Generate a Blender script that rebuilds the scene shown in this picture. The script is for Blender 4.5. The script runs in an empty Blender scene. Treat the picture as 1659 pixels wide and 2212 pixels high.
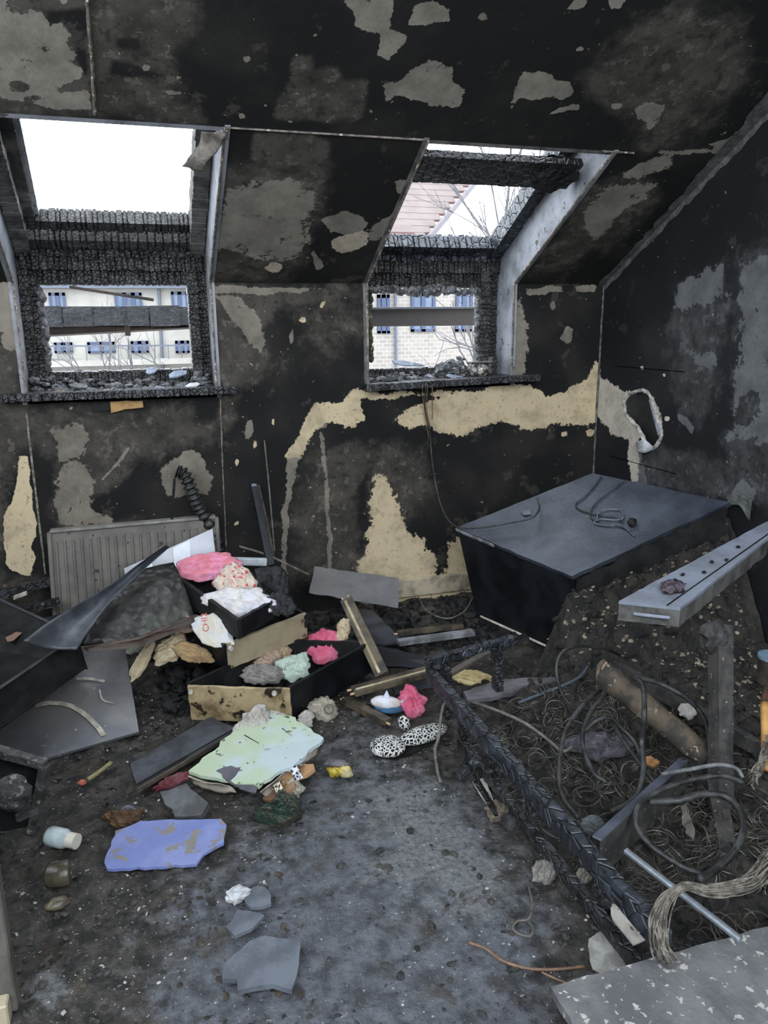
import bpy, bmesh, math, random
import numpy as np
from mathutils import Vector, Matrix

# ------------------------------------------------------------------ camera
SC = bpy.context.scene
COL = SC.collection
W, H, F = 1659.0, 2212.0, 1664.0
YAW, PITCH, ROLL = [math.radians(a) for a in (17.62, 13.85, -0.64)]
CAM = np.array([0.0, 0.0, 1.55])
_fh = np.array([math.sin(YAW), math.cos(YAW), 0]); _r0 = np.array([math.cos(YAW), -math.sin(YAW), 0]); _z = np.array([0, 0, 1.0])
FW = _fh * math.cos(PITCH) - _z * math.sin(PITCH)
_u0 = _fh * math.sin(PITCH) + _z * math.cos(PITCH)
RT = _r0 * math.cos(ROLL) + _u0 * math.sin(ROLL)
UP = _u0 * math.cos(ROLL) - _r0 * math.sin(ROLL)
cd = bpy.data.cameras.new('camera'); cam = bpy.data.objects.new('camera', cd); COL.objects.link(cam)
cd.sensor_fit = 'VERTICAL'; cd.sensor_height = 36.0; cd.lens = 36.0 * F / H; cd.clip_start = 0.02; cd.clip_end = 400
cam.matrix_world = Matrix(((RT[0], UP[0], -FW[0], CAM[0]), (RT[1], UP[1], -FW[1], CAM[1]), (RT[2], UP[2], -FW[2], CAM[2]), (0, 0, 0, 1)))
SC.camera = cam

# ------------------------------------------------------------------ sky and exposure
world = bpy.data.worlds.new('world'); SC.world = world; world.use_nodes = True
_bg = world.node_tree.nodes['Background']
_bg.inputs['Color'].default_value = (0.84, 0.92, 1.0, 1); _bg.inputs['Strength'].default_value = 6.2
SC.view_settings.view_transform = 'Standard'; SC.view_settings.look = 'None'
SC.view_settings.gamma = 1.0; SC.view_settings.use_curve_mapping = False
SC.view_settings.exposure = 0.0
SC.cycles.max_bounces = 8; SC.cycles.diffuse_bounces = 4; SC.cycles.glossy_bounces = 3
SC.cycles.caustics_reflective = False; SC.cycles.caustics_refractive = False

# ------------------------------------------------------------------ measured room (metres)
D = 3.94            # far knee wall
ZK = 1.743          # top of the knee wall, where the slope begins
TH = math.radians(29.37)
XR = 2.571          # right wall
XL = -1.9; YB = -2.6; YTOP = -0.8
NS = np.array([0, math.sin(TH), math.cos(TH)])      # outward normal of the roof slope
TS = np.array([0, -math.cos(TH), math.sin(TH)])     # up the slope
ZSILL = 1.214

def ray(x, y): return FW + RT * ((x - W / 2) / F) - UP * ((y - H / 2) / F)
def onz(x, y, v=0.0): d = ray(x, y); return CAM + d * ((v - CAM[2]) / d[2])
def ony(x, y, v=D): d = ray(x, y); return CAM + d * (v / d[1])
def onx(x, y, v=XR): d = ray(x, y); return CAM + d * (v / d[0])
def ons(x, y, off=0.0):
    d = ray(x, y); p = np.array([0, D, ZK]) + NS * off
    return CAM + d * (np.dot(p - CAM, NS) / np.dot(d, NS))
def SP(x, s, o): return np.array([x, D, ZK]) + TS * s + NS * o
def proj(P):
    d = np.asarray(P, float) - CAM; z = d @ FW
    return W / 2 + F * (d @ RT) / z, H / 2 - F * (d @ UP) / z

# ------------------------------------------------------------------ noise
def _hash(ix, iy, iz, seed):
    h = (ix.astype(np.int64) * 374761393 + iy.astype(np.int64) * 668265263 + iz.astype(np.int64) * 1274126177 + seed * 982451653) & 0xffffffff
    h = ((h ^ (h >> 13)) * 1274126177) & 0xffffffff
    h = ((h ^ (h >> 16)) * 2246822519) & 0xffffffff
    return ((h ^ (h >> 15)) & 0xffff) / 32767.5 - 1.0
def vnoise(P, seed=0):
    P = np.asarray(P, float); i = np.floor(P); f = P - i; f = f * f * (3 - 2 * f); i = i.astype(np.int64)
    r = 0
    for a in (0, 1):
        for b in (0, 1):
            for c in (0, 1):
                w = (f[:, 0] if a else 1 - f[:, 0]) * (f[:, 1] if b else 1 - f[:, 1]) * (f[:, 2] if c else 1 - f[:, 2])
                r = r + w * _hash(i[:, 0] + a, i[:, 1] + b, i[:, 2] + c, seed)
    return r
def fbm(P, seed=0, oct=4):
    P = np.asarray(P, float); r = 0; a = 1.0; s = 0
    for k in range(oct):
        r = r + a * vnoise(P * 2 ** k, seed + k * 17); s += a; a *= 0.5
    return r / s

# ------------------------------------------------------------------ materials
MATS = {}
def _mk(name):
    m = bpy.data.materials.new(name); m.use_nodes = True; nt = m.node_tree
    b = nt.nodes['Principled BSDF']; return m, nt, b
def _n(nt, t, **kw):
    n = nt.nodes.new(t)
    for k, v in kw.items(): setattr(n, k, v)
    return n
def _noise(nt, scale, detail=5, rough=0.6, vec=None, w=0.0):
    n = _n(nt, 'ShaderNodeTexNoise'); n.inputs['Scale'].default_value = scale; n.inputs['Detail'].default_value = detail; n.inputs['Roughness'].default_value = rough
    if vec is not None: nt.links.new(vec, n.inputs['Vector'])
    return n.outputs['Fac']
def _math(nt, op, a, b=None, c=None):
    n = _n(nt, 'ShaderNodeMath', operation=op)
    for i, v in enumerate((a, b, c)):
        if v is None: continue
        if isinstance(v, (int, float)): n.inputs[i].default_value = v
        else: nt.links.new(v, n.inputs[i])
    return n.outputs[0]
def _step(nt, v, lo, hi, a=0.0, b=1.0):
    n = _n(nt, 'ShaderNodeMapRange', interpolation_type='SMOOTHSTEP')
    nt.links.new(v, n.inputs['Value']); n.inputs['From Min'].default_value = lo; n.inputs['From Max'].default_value = hi
    n.inputs['To Min'].default_value = a; n.inputs['To Max'].default_value = b
    return n.outputs[0]
def _mix(nt, fac, a, b):
    n = _n(nt, 'ShaderNodeMix', data_type='RGBA')
    if isinstance(fac, (int, float)): n.inputs[0].default_value = fac
    else: nt.links.new(fac, n.inputs[0])
    for i, v in ((6, a), (7, b)):
        if isinstance(v, tuple): n.inputs[i].default_value = (*v, 1)
        else: nt.links.new(v, n.inputs[i])
    return n.outputs[2]
def _bump(nt, h, strength, dist, b):
    n = _n(nt, 'ShaderNodeBump'); n.inputs['Strength'].default_value = strength; n.inputs['Distance'].default_value = dist
    nt.links.new(h, n.inputs['Height']); nt.links.new(n.outputs[0], b.inputs['Normal'])
def _coord(nt): return _n(nt, 'ShaderNodeTexCoord').outputs['Object']
def _attr(nt, name):
    a = _n(nt, 'ShaderNodeAttribute'); a.attribute_name = name; return a.outputs['Fac']

def mat(name, c1, c2=None, scale=8, lo=.4, hi=.6, rough=.7, metal=0.0, bump=.3, bscale=40, c3=None, s3=60, t3=.68, spec=.5, detail=6):
    """two-tone mottled surface, c3 = flecks of a third colour"""
    if name in MATS: return MATS[name]
    m, nt, b = _mk(name); v = _coord(nt)
    col = c1
    if c2 is not None: col = _mix(nt, _step(nt, _noise(nt, scale, detail, .65, v), lo, hi), c1, c2)
    if c3 is not None: col = _mix(nt, _step(nt, _noise(nt, s3, 3, .6, v), t3, t3 + .05), col, c3)
    if isinstance(col, tuple): b.inputs['Base Color'].default_value = (*col, 1)
    else: nt.links.new(col, b.inputs['Base Color'])
    b.inputs['Roughness'].default_value = rough; b.inputs['Metallic'].default_value = metal; b.inputs['Specular IOR Level'].default_value = spec
    if bump: _bump(nt, _noise(nt, bscale, 6, .7, v), bump, .01, b)
    MATS[name] = m; return m

def char_mat(name, dark=(.012, .012, .014), lite=(.05, .05, .055), scale=30, rough=.42):
    """alligatored charcoal: cracked cells with a greasy sheen"""
    m, nt, b = _mk(name); v = _coord(nt)
    vo = _n(nt, 'ShaderNodeTexVoronoi', feature='DISTANCE_TO_EDGE'); vo.inputs['Scale'].default_value = scale; nt.links.new(v, vo.inputs['Vector'])
    cell = _step(nt, vo.outputs['Distance'], 0.0, .12)
    n1 = _noise(nt, 14, 6, .7, v)
    col = _mix(nt, _step(nt, n1, .45, .7), dark, lite)
    nt.links.new(col, b.inputs['Base Color'])
    b.inputs['Roughness'].default_value = rough; b.inputs['Specular IOR Level'].default_value = .6
    h = _math(nt, 'ADD', _math(nt, 'MULTIPLY', cell, .7), _math(nt, 'MULTIPLY', _noise(nt, 90, 4, .7, v), .4))
    _bump(nt, h, .8, .012, b)
    MATS[name] = m; return m

CHAR = char_mat('charred_wood')
CHARB = char_mat('charred_wood_skylit', (.014, .016, .022), (.06, .07, .09), 22, .36)  # lit copy of charred wood, sky reflection put into the colour
CHARF = char_mat('charred_window_frame', (.014, .013, .013), (.075, .07, .066), 60, .40)
SOOT = mat('soot', (.005, .005, .0055), (.016, .0155, .0155), 10, rough=.65, bump=.4, spec=.3)
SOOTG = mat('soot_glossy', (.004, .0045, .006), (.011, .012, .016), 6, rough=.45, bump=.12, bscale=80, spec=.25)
SOOTB = mat('soot_blue_board', (.016, .018, .024), (.05, .055, .07), 9, rough=.42, bump=.2, bscale=90, c3=(.3, .3, .3), s3=150, t3=.74)
RUBBER = mat('burnt_cable', (.012, .012, .012), (.05, .05, .05), 20, rough=.5, bump=.3)
WHITEP = mat('skylit_edge_white', (.42, .44, .46), (.20, .21, .22), 9, .42, .7, rough=.7, bump=.3, c3=(.04, .04, .04), s3=30, t3=.62)  # bluish sky light put into a pale mottled tone
STEEL = mat('sooty_steel', (.10, .095, .09), (.16, .15, .135), 10, rough=.5, metal=.3, bump=.2, c3=(.02, .018, .016), s3=28, t3=.62)

# ------------------------------------------------------------------ mesh helpers
def _mesh(name, V, Fc, m, smooth=False):
    me = bpy.data.meshes.new(name)
    me.from_pydata([tuple(map(float, v)) for v in V], [], [tuple(map(int, f)) for f in Fc])
    if m is not None: me.materials.append(m)
    if smooth: me.polygons.foreach_set('use_smooth', [True] * len(me.polygons))
    me.update(); return me
def _link(name, me, parent=None):
    o = bpy.data.objects.new(name, me); COL.objects.link(o)
    if parent is not None: o.parent = parent
    return o
def obj(name, VF, m, parent=None, smooth=False, label=None, cat=None, group=None, kind=None):
    V, Fc = VF; V = np.asarray(V, float)
    if parent is None: org = np.array([V[:, 0].mean(), V[:, 1].mean(), V[:, 2].min()])
    else: org = np.array(WORLD[parent.name])
    o = _link(name, _mesh(name, V - org, Fc, m, smooth), parent)
    if parent is None: o.location = org; WORLD[o.name] = org
    else: WORLD[o.name] = org
    tag(o, label, cat, group, kind); return o
WORLD = {}
def tag(o, label=None, cat=None, group=None, kind=None):
    if label: o['label'] = label
    if cat: o['category'] = cat
    if group: o['group'] = group
    if kind: o['kind'] = kind
    return o
def thing(name, label, cat, loc, group=None, kind=None):
    o = bpy.data.objects.new(name, None); COL.objects.link(o); o.empty_display_size = .1
    o.location = tuple(map(float, loc)); WORLD[o.name] = np.array(loc, float)
    return tag(o, label, cat, group, kind)
def join(*parts):
    V = []; Fc = []; k = 0
    for v, f in parts:
        v = np.asarray(v, float); V.append(v); Fc += [tuple(i + k for i in q) for q in f]; k += len(v)
    return np.vstack(V), Fc
def nrm(v): v = np.asarray(v, float); return v / (np.linalg.norm(v) + 1e-12)

def obox(c, ax, ay, az, bev=.003):
    """oriented box: centre and three half-extent vectors, chamfered edges"""
    c = np.asarray(c, float); A = [np.asarray(a, float) for a in (ax, ay, az)]
    bm = bmesh.new(); vs = []
    for sx in (-1, 1):
        for sy in (-1, 1):
            for sz in (-1, 1): vs.append(bm.verts.new(tuple(c + sx * A[0] + sy * A[1] + sz * A[2])))
    for q in ((0, 1, 3, 2), (4, 6, 7, 5), (0, 4, 5, 1), (2, 3, 7, 6), (0, 2, 6, 4), (1, 5, 7, 3)): bm.faces.new([vs[i] for i in q])
    bmesh.ops.recalc_face_normals(bm, faces=bm.faces)
    if bev > 0: bmesh.ops.bevel(bm, geom=bm.edges[:], offset=bev, segments=1, affect='EDGES', profile=.5)
    bm.verts.index_update()
    r = (np.array([v.co[:] for v in bm.verts]), [tuple(v.index for v in f.verts) for f in bm.faces]); bm.free(); return r
def box(x0, x1, y0, y1, z0, z1, bev=.003):
    return obox(((x0 + x1) / 2, (y0 + y1) / 2, (z0 + z1) / 2), ((x1 - x0) / 2, 0, 0), (0, (y1 - y0) / 2, 0), (0, 0, (z1 - z0) / 2), bev)
def bar(A, B, w, h, up=(0, 0, 1), bev=.003):
    """straight bar from A to B, w across, h along up"""
    A = np.asarray(A, float); B = np.asarray(B, float); d = B - A; t = nrm(d); s = nrm(np.cross(t, up)); n = np.cross(s, t)
    return obox((A + B) / 2, d / 2, s * w / 2, n * h / 2, bev)

def slab(corners, th, ragged=0.0, seed=0, step=.03, nrm_dir=None, warp=0.0):
    """flat (or slightly warped) sheet with thickness from a corner polygon; ragged edges when burnt"""
    P = [np.asarray(p, float) for p in corners]; rs = np.random.RandomState(seed)
    n = nrm(np.cross(P[1] - P[0], P[2] - P[0])) if len(P) == 3 else nrm(np.cross(P[2] - P[0], P[3] - P[1]))
    if nrm_dir is not None and np.dot(n, nrm_dir) < 0: n = -n
    cen = sum(P) / len(P); pts = []
    for i in range(len(P)):
        a, b = P[i], P[(i + 1) % len(P)]; L = np.linalg.norm(b - a); k = max(1, int(L / step)) if (ragged or warp) else 1
        e = nrm(np.cross(n, b - a))
        for j in range(k):
            p = a + (b - a) * (j / k)
            if ragged and j > 0: p = p + e * rs.uniform(-1, 1) * ragged
            if warp: p = p + n * warp * math.sin(3.1 * (p[0] * 5 + p[1] * 4 + seed)) 
            pts.append(p)
    N = len(pts); top = [p for p in pts]; bot = [p - n * th for p in pts]
    ct = cen.copy(); V = top + bot + [ct, ct - n * th]
    Fc = []
    for i in range(N):
        j = (i + 1) % N
        Fc.append((i, j, 2 * N)); Fc.append((N + j, N + i, 2 * N + 1)); Fc.append((i, N + i, N + j, j))
    return np.array(V), Fc

def sheet(edgeA, edgeB, th=.006, nu=24, nv=10, amp=0.0, freq=8, seed=0, bulge=0.0, ragged=0.0):
    """curved sheet lofted between two edge polylines, with thickness"""
    A = resample(edgeA, nu); B = resample(edgeB, nu); G = np.zeros((nu, nv, 3))
    for j in range(nv):
        t = j / (nv - 1); G[:, j] = A * (1 - t) + B * t
    du = np.gradient(G, axis=0); dv = np.gradient(G, axis=1); N = np.cross(du, dv); N /= np.linalg.norm(N, axis=2, keepdims=True) + 1e-9
    if bulge: G += N * (bulge * np.sin(np.linspace(0, math.pi, nv))[None, :, None])
    if amp: G += N * (amp * fbm(G.reshape(-1, 3) * freq, seed, 4)).reshape(nu, nv, 1)
    if ragged:
        nz = fbm(G.reshape(-1, 3) * 30, seed + 3, 3).reshape(nu, nv)
        G[:, 0] += (G[:, 0] - G[:, 1]) * nz[:, :1] * ragged; G[:, -1] += (G[:, -1] - G[:, -2]) * nz[:, -1:] * ragged
        G[0] += (G[0] - G[1]) * nz[0][:, None] * ragged; G[-1] += (G[-1] - G[-2]) * nz[-1][:, None] * ragged
    V = np.vstack([G.reshape(-1, 3), (G - N * th).reshape(-1, 3)]); M = nu * nv; Fc = []
    for i in range(nu - 1):
        for j in range(nv - 1):
            a, b, c, d = i * nv + j, (i + 1) * nv + j, (i + 1) * nv + j + 1, i * nv + j + 1
            Fc.append((a, b, c, d)); Fc.append((M + d, M + c, M + b, M + a))
    ring = [i * nv for i in range(nu)] + [(nu - 1) * nv + j for j in range(1, nv)] + [i * nv + nv - 1 for i in range(nu - 2, -1, -1)] + [j for j in range(nv - 2, 0, -1)]
    for k in range(len(ring)):
        a, b = ring[k], ring[(k + 1) % len(ring)]; Fc.append((b, a, M + a, M + b))
    return V, Fc
def resample(P, n):
    P = np.array([np.asarray(p, float) for p in P])
    if len(P) > 2: P = catmull(P, 8)
    L = np.r_[0, np.cumsum(np.linalg.norm(np.diff(P, axis=0), axis=1))]; t = np.linspace(0, L[-1], n)
    return np.stack([np.interp(t, L, P[:, k]) for k in range(3)], 1)
def catmull(P, k=6):
    P = np.asarray(P, float)
    if len(P) < 3: return P
    Q = np.vstack([2 * P[0] - P[1], P, 2 * P[-1] - P[-2]]); out = []
    for i in range(1, len(Q) - 2):
        p0, p1, p2, p3 = Q[i - 1], Q[i], Q[i + 1], Q[i + 2]
        for j in range(k):
            t = j / k
            out.append(.5 * ((2 * p1) + (-p0 + p2) * t + (2 * p0 - 5 * p1 + 4 * p2 - p3) * t * t + (-p0 + 3 * p1 - 3 * p2 + p3) * t ** 3))
    out.append(P[-1]); return np.array(out)
def tube(P, r, sides=8, smooth=True, k=5, rfun=None, jit=0.0, seed=0):
    P = catmull(P, k) if smooth else np.asarray(P, float); n = len(P); V = []; Fc = []
    t = np.gradient(P, axis=0); s = None; rs = np.random.RandomState(seed)
    for i in range(n):
        d = nrm(t[i])
        if s is None: s = nrm(np.cross(d, (0.31, 0.22, .92) if abs(d[2]) < .9 else (1, 0, 0)))
        s = nrm(s - d * np.dot(s, d)); b = np.cross(d, s); rr = r if rfun is None else r * rfun(i / (n - 1))
        for q in range(sides):
            a = 2 * math.pi * q / sides; V.append(P[i] + (s * math.cos(a) + b * math.sin(a)) * rr * (1 + jit * rs.uniform(-1, 1)))
    for i in range(n - 1):
        for q in range(sides):
            w = (q + 1) % sides; Fc.append((i * sides + q, i * sides + w, (i + 1) * sides + w, (i + 1) * sides + q))
    Fc.append(tuple(range(sides - 1, -1, -1))); Fc.append(tuple((n - 1) * sides + q for q in range(sides)))
    return np.array(V), Fc
def charbeam(A, B, w, h, up=(0, 0, 1), block=.03, seed=0, depth=.18, rough=.06):
    """charred timber: real cracks across the grain, uneven blocks between them"""
    A = np.asarray(A, float); B = np.asarray(B, float); rs = np.random.RandomState(seed)
    L = np.linalg.norm(B - A); t = nrm(B - A); s = nrm(np.cross(t, up)); n = np.cross(s, t)
    prof = []
    kx = 3 if w > .02 else 2; kz = 3 if h > .02 else 2
    for i in range(kx): prof.append((-1 + 2 * i / kx, -1))
    for i in range(kz): prof.append((1, -1 + 2 * i / kz))
    for i in range(kx): prof.append((1 - 2 * i / kx, 1))
    for i in range(kz): prof.append((-1, 1 - 2 * i / kz))
    prof = np.array(prof); m = len(prof); V = []; Fc = []; pos = []
    x = 0
    while x < L:
        e = min(L, x + block * rs.uniform(.6, 1.5)); g = min(.005, (e - x) * .2)
        off = rs.uniform(-rough, rough); pos += [(x + g * .3, -depth), (x + g, off), (e - g, off + rs.uniform(-.03, .03))]
        x = e
    pos.append((L, -depth * .7)); pos[0] = (0, -depth * .6)
    for (q, d) in pos:
        for k in range(m):
            sc = 1 + d + rs.uniform(-.04, .04); dd = rs.uniform(-.0016, .0016)
            qq = min(L, max(0, q + (dd if 0 < q < L else 0)))
            lim = min(w, h) * .5
            px = prof[k, 0] * (w / 2 + (sc - 1) * lim); pz = prof[k, 1] * (h / 2 + (sc - 1) * lim)
            V.append(A + t * qq + s * px + n * pz)
    R = len(pos)
    for i in range(R - 1):
        for k in range(m):
            j = (k + 1) % m; Fc.append((i * m + k, i * m + j, (i + 1) * m + j, (i + 1) * m + k))
    Fc.append(tuple(range(m - 1, -1, -1))); Fc.append(tuple((R - 1) * m + k for k in range(m)))
    return np.array(V), Fc
_ICO = {}
def ico(sub):
    if sub not in _ICO:
        bm = bmesh.new(); bmesh.ops.create_icosphere(bm, subdivisions=sub, radius=1.0); bm.verts.index_update()
        _ICO[sub] = (np.array([v.co[:] for v in bm.verts]), [tuple(v.index for v in f.verts) for f in bm.faces]); bm.free()
    return _ICO[sub]
def lump(c, ax, ay, az, amp=.35, freq=1.6, seed=0, sub=4, ridge=0.0, flat=None):
    """crumpled lump: cloth, melted plastic, stones; ridge > 0 gives folds"""
    V, Fc = ico(sub); n1 = fbm(V * freq + seed * 3.7, seed, 4); r = 1 + amp * n1
    if ridge: r = r + ridge * (1 - 2 * np.abs(fbm(V * freq * 2.2 + 9, seed + 5, 3)) ** .7)
    P = V * r[:, None]
    if flat is not None: P[:, 2] = np.maximum(P[:, 2], -flat)
    Q = np.asarray(c, float) + P[:, :1] * np.asarray(ax, float) + P[:, 1:2] * np.asarray(ay, float) + P[:, 2:3] * np.asarray(az, float)
    return Q, Fc
def cylinder(A, B, r0, r1=None, sides=20, caps=True):
    r1 = r0 if r1 is None else r1
    A = np.asarray(A, float); B = np.asarray(B, float); d = nrm(B - A); s = nrm(np.cross(d, (0, 0, 1) if abs(d[2]) < .9 else (1, 0, 0))); b = np.cross(d, s)
    V = []; Fc = []
    for P, r in ((A, r0), (B, r1)):
        for q in range(sides): a = 2 * math.pi * q / sides; V.append(P + (s * math.cos(a) + b * math.sin(a)) * r)
    for q in range(sides): w = (q + 1) % sides; Fc.append((q, w, sides + w, sides + q))
    if caps: Fc.append(tuple(range(sides - 1, -1, -1))); Fc.append(tuple(range(sides, 2 * sides)))
    return np.array(V), Fc

# ------------------------------------------------------------------ stains traced on the walls
def sdf(px, py, poly):
    P = np.asarray(poly, float); Q = np.roll(P, -1, 0); d2 = np.full(px.shape, 1e18); ins = np.zeros(px.shape, bool)
    for (ax, ay), (bx, by) in zip(P, Q):
        ex, ey = bx - ax, by - ay; t = np.clip(((px - ax) * ex + (py - ay) * ey) / (ex * ex + ey * ey + 1e-9), 0, 1)
        d2 = np.minimum(d2, (px - ax - t * ex) ** 2 + (py - ay - t * ey) ** 2)
        c = ((ay > py) != (by > py)); xi = ax + (py - ay) * ex / (ey if abs(ey) > 1e-9 else 1e-9); ins ^= c & (px < xi)
    d = np.sqrt(d2); return np.where(ins, d, -d)
def blob(cx, cy, rx, ry, rot=0, n=14, seed=0):
    rs = np.random.RandomState(seed + int(cx) + int(cy)); c, s = math.cos(math.radians(rot)), math.sin(math.radians(rot)); out = []
    for i in range(n):
        a = 2 * math.pi * i / n; k = rs.uniform(.85, 1.12); x, y = rx * k * math.cos(a), ry * k * math.sin(a); out.append((cx + x * c - y * s, cy + x * s + y * c))
    return out
def paint(V, layers, scale=30.0):
    """layers: (channel, polygon, width) - how far each wall point lies inside each stain"""
    px, py = proj(V); ok = ((V - CAM) @ FW) > .15
    wx = 10 * fbm(V * 5, 31, 3) + 9 * fbm(V * 17, 32, 3); wy = 10 * fbm(V * 5, 41, 3) + 9 * fbm(V * 17, 42, 3)
    out = {k: np.full(len(V), -1.0) for k in ('grey', 'pale', 'soft')}
    for ch, poly, wd in layers:
        P = np.asarray(poly, float); mg = scale * wd + 40
        m = ok & (px > P[:, 0].min() - mg) & (px < P[:, 0].max() + mg) & (py > P[:, 1].min() - mg) & (py < P[:, 1].max() + mg)
        if not m.any(): continue
        k = min(1.6, .25 + wd * .9)
        s = np.clip(sdf(px[m] + k * wx[m], py[m] + k * wy[m], poly) / (scale * wd), -1, 1)
        if ch[0] == '-': k = ch[1:]; out[k][m] = np.minimum(out[k][m], -s)
        else: out[ch][m] = np.maximum(out[ch][m], s)
    return out
def grid_surface(name, us, vs, fn, keep, m, layers, kind='structure', parent=None, bumpf=None):
    us = np.asarray(us); vs = np.asarray(vs); U, Vv = np.meshgrid(us, vs, indexing='ij'); P = fn(U.ravel(), Vv.ravel())
    nu, nv = len(us), len(vs); uc = (us[:-1] + us[1:]) / 2; vc = (vs[:-1] + vs[1:]) / 2
    K = keep(*np.meshgrid(uc, vc, indexing='ij'))
    I, J = np.nonzero(K); a = I * nv + J; faces = np.stack([a, a + nv, a + nv + 1, a + 1], 1)
    at = paint(P, layers) if layers is not None else {}
    if bumpf is not None: P = P + bumpf(P)
    me = bpy.data.meshes.new(name); me.vertices.add(len(P)); me.vertices.foreach_set('co', P.astype(np.float32).ravel())
    nf = len(faces); me.loops.add(nf * 4); me.loops.foreach_set('vertex_index', faces.astype(np.int32).ravel())
    me.polygons.add(nf); me.polygons.foreach_set('loop_start', np.arange(0, nf * 4, 4, dtype=np.int32)); me.polygons.foreach_set('loop_total', np.full(nf, 4, np.int32))
    me.update(calc_edges=True)
    for k, v in at.items(): me.attributes.new(k, 'FLOAT', 'POINT').data.foreach_set('value', v.astype(np.float32))
    me.polygons.foreach_set('use_smooth', [True] * nf)
    me.materials.append(m); o = _link(name, me, parent); WORLD[o.name] = np.zeros(3)
    if parent is None: o['kind'] = kind
    return o
def lines(a, b, step, extra=()):
    L = sorted(set([round(a, 5), round(b, 5)] + [round(e, 5) for e in extra])); out = []
    for p, q in zip(L[:-1], L[1:]):
        k = max(1, int(round((q - p) / step))); out += list(np.linspace(p, q, k, endpoint=False))
    return np.array(out + [L[-1]])

def wall_mat(name, soot, mid, grey, pale, n_amp=.5, n_scale=9, fleck=.69, mott=.6, softw=.5, spk=.55):
    m, nt, b = _mk(name); v = _coord(nt)
    n1 = _noise(nt, n_scale, 9, .68, v); n2 = _noise(nt, 55, 5, .6, v); n3 = _noise(nt, 3.2, 4, .55, v)
    na = _math(nt, 'MULTIPLY', _math(nt, 'SUBTRACT', n1, .5), n_amp * 2)
    nb = _math(nt, 'MULTIPLY', _math(nt, 'SUBTRACT', n2, .5), 1.1)
    nab = _math(nt, 'ADD', na, nb)
    sf = _step(nt, _math(nt, 'ADD', _attr(nt, 'soft'), _math(nt, 'ADD', na, _math(nt, 'MULTIPLY', nb, .5))), -softw, softw)
    mg = _step(nt, _math(nt, 'ADD', _attr(nt, 'grey'), nab), -.05, .05)
    mp = _step(nt, _math(nt, 'ADD', _attr(nt, 'pale'), nab), -.07, .07)
    n5 = _noise(nt, 5.5, 8, .72, v); n6 = _noise(nt, 15, 6, .7, v)
    so = _mix(nt, _step(nt, n3, .45, .75), soot, tuple(.25 * a + .75 * q for a, q in zip(mid, soot)))
    so = _mix(nt, _math(nt, 'MULTIPLY', _step(nt, n5, .60, .63), .55), so, mid)
    c = _mix(nt, _math(nt, 'MULTIPLY', sf, .9), so, _mix(nt, _step(nt, n1, .35, .65), tuple(q * .6 for q in mid), tuple(q * 1.2 for q in mid)))
    c = _mix(nt, _math(nt, 'MULTIPLY', _math(nt, 'MULTIPLY', _step(nt, n6, .56, .60), sf), mott), c, tuple(q * 2.0 for q in mid))
    c = _mix(nt, _math(nt, 'MULTIPLY', _math(nt, 'MULTIPLY', _step(nt, n6, .42, .38), sf), mott), c, soot)
    gcol = _mix(nt, _step(nt, n1, .3, .7), tuple(q * .66 for q in grey), tuple(q * 1.15 for q in grey))
    gcol = _mix(nt, _math(nt, 'MULTIPLY', _step(nt, n6, .37, .33), .85), gcol, soot)
    c = _mix(nt, mg, c, gcol)
    pcol = _mix(nt, _step(nt, n1, .40, .72), pale, tuple(q * .62 for q in pale))
    pcol = _mix(nt, _step(nt, n2, .62, .66), pcol, tuple(q * spk for q in pale))
    c = _mix(nt, mp, c, pcol)
    # blisters and flakes
    n4 = _noise(nt, 38, 3, .5, v)
    c = _mix(nt, _step(nt, n4, fleck + .02, fleck + .06), c, tuple(q * .55 for q in pale))
    nt.links.new(c, b.inputs['Base Color'])
    b.inputs['Roughness'].default_value = .8; b.inputs['Specular IOR Level'].default_value = .15
    hh = _math(nt, 'ADD', _math(nt, 'MULTIPLY', _math(nt, 'ADD', mg, mp), -.3), _math(nt, 'MULTIPLY', n1, .5))
    hh = _math(nt, 'ADD', hh, _math(nt, 'MULTIPLY', n2, .25))
    _bump(nt, hh, .55, .01, b)
    MATS[name] = m; return m
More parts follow.
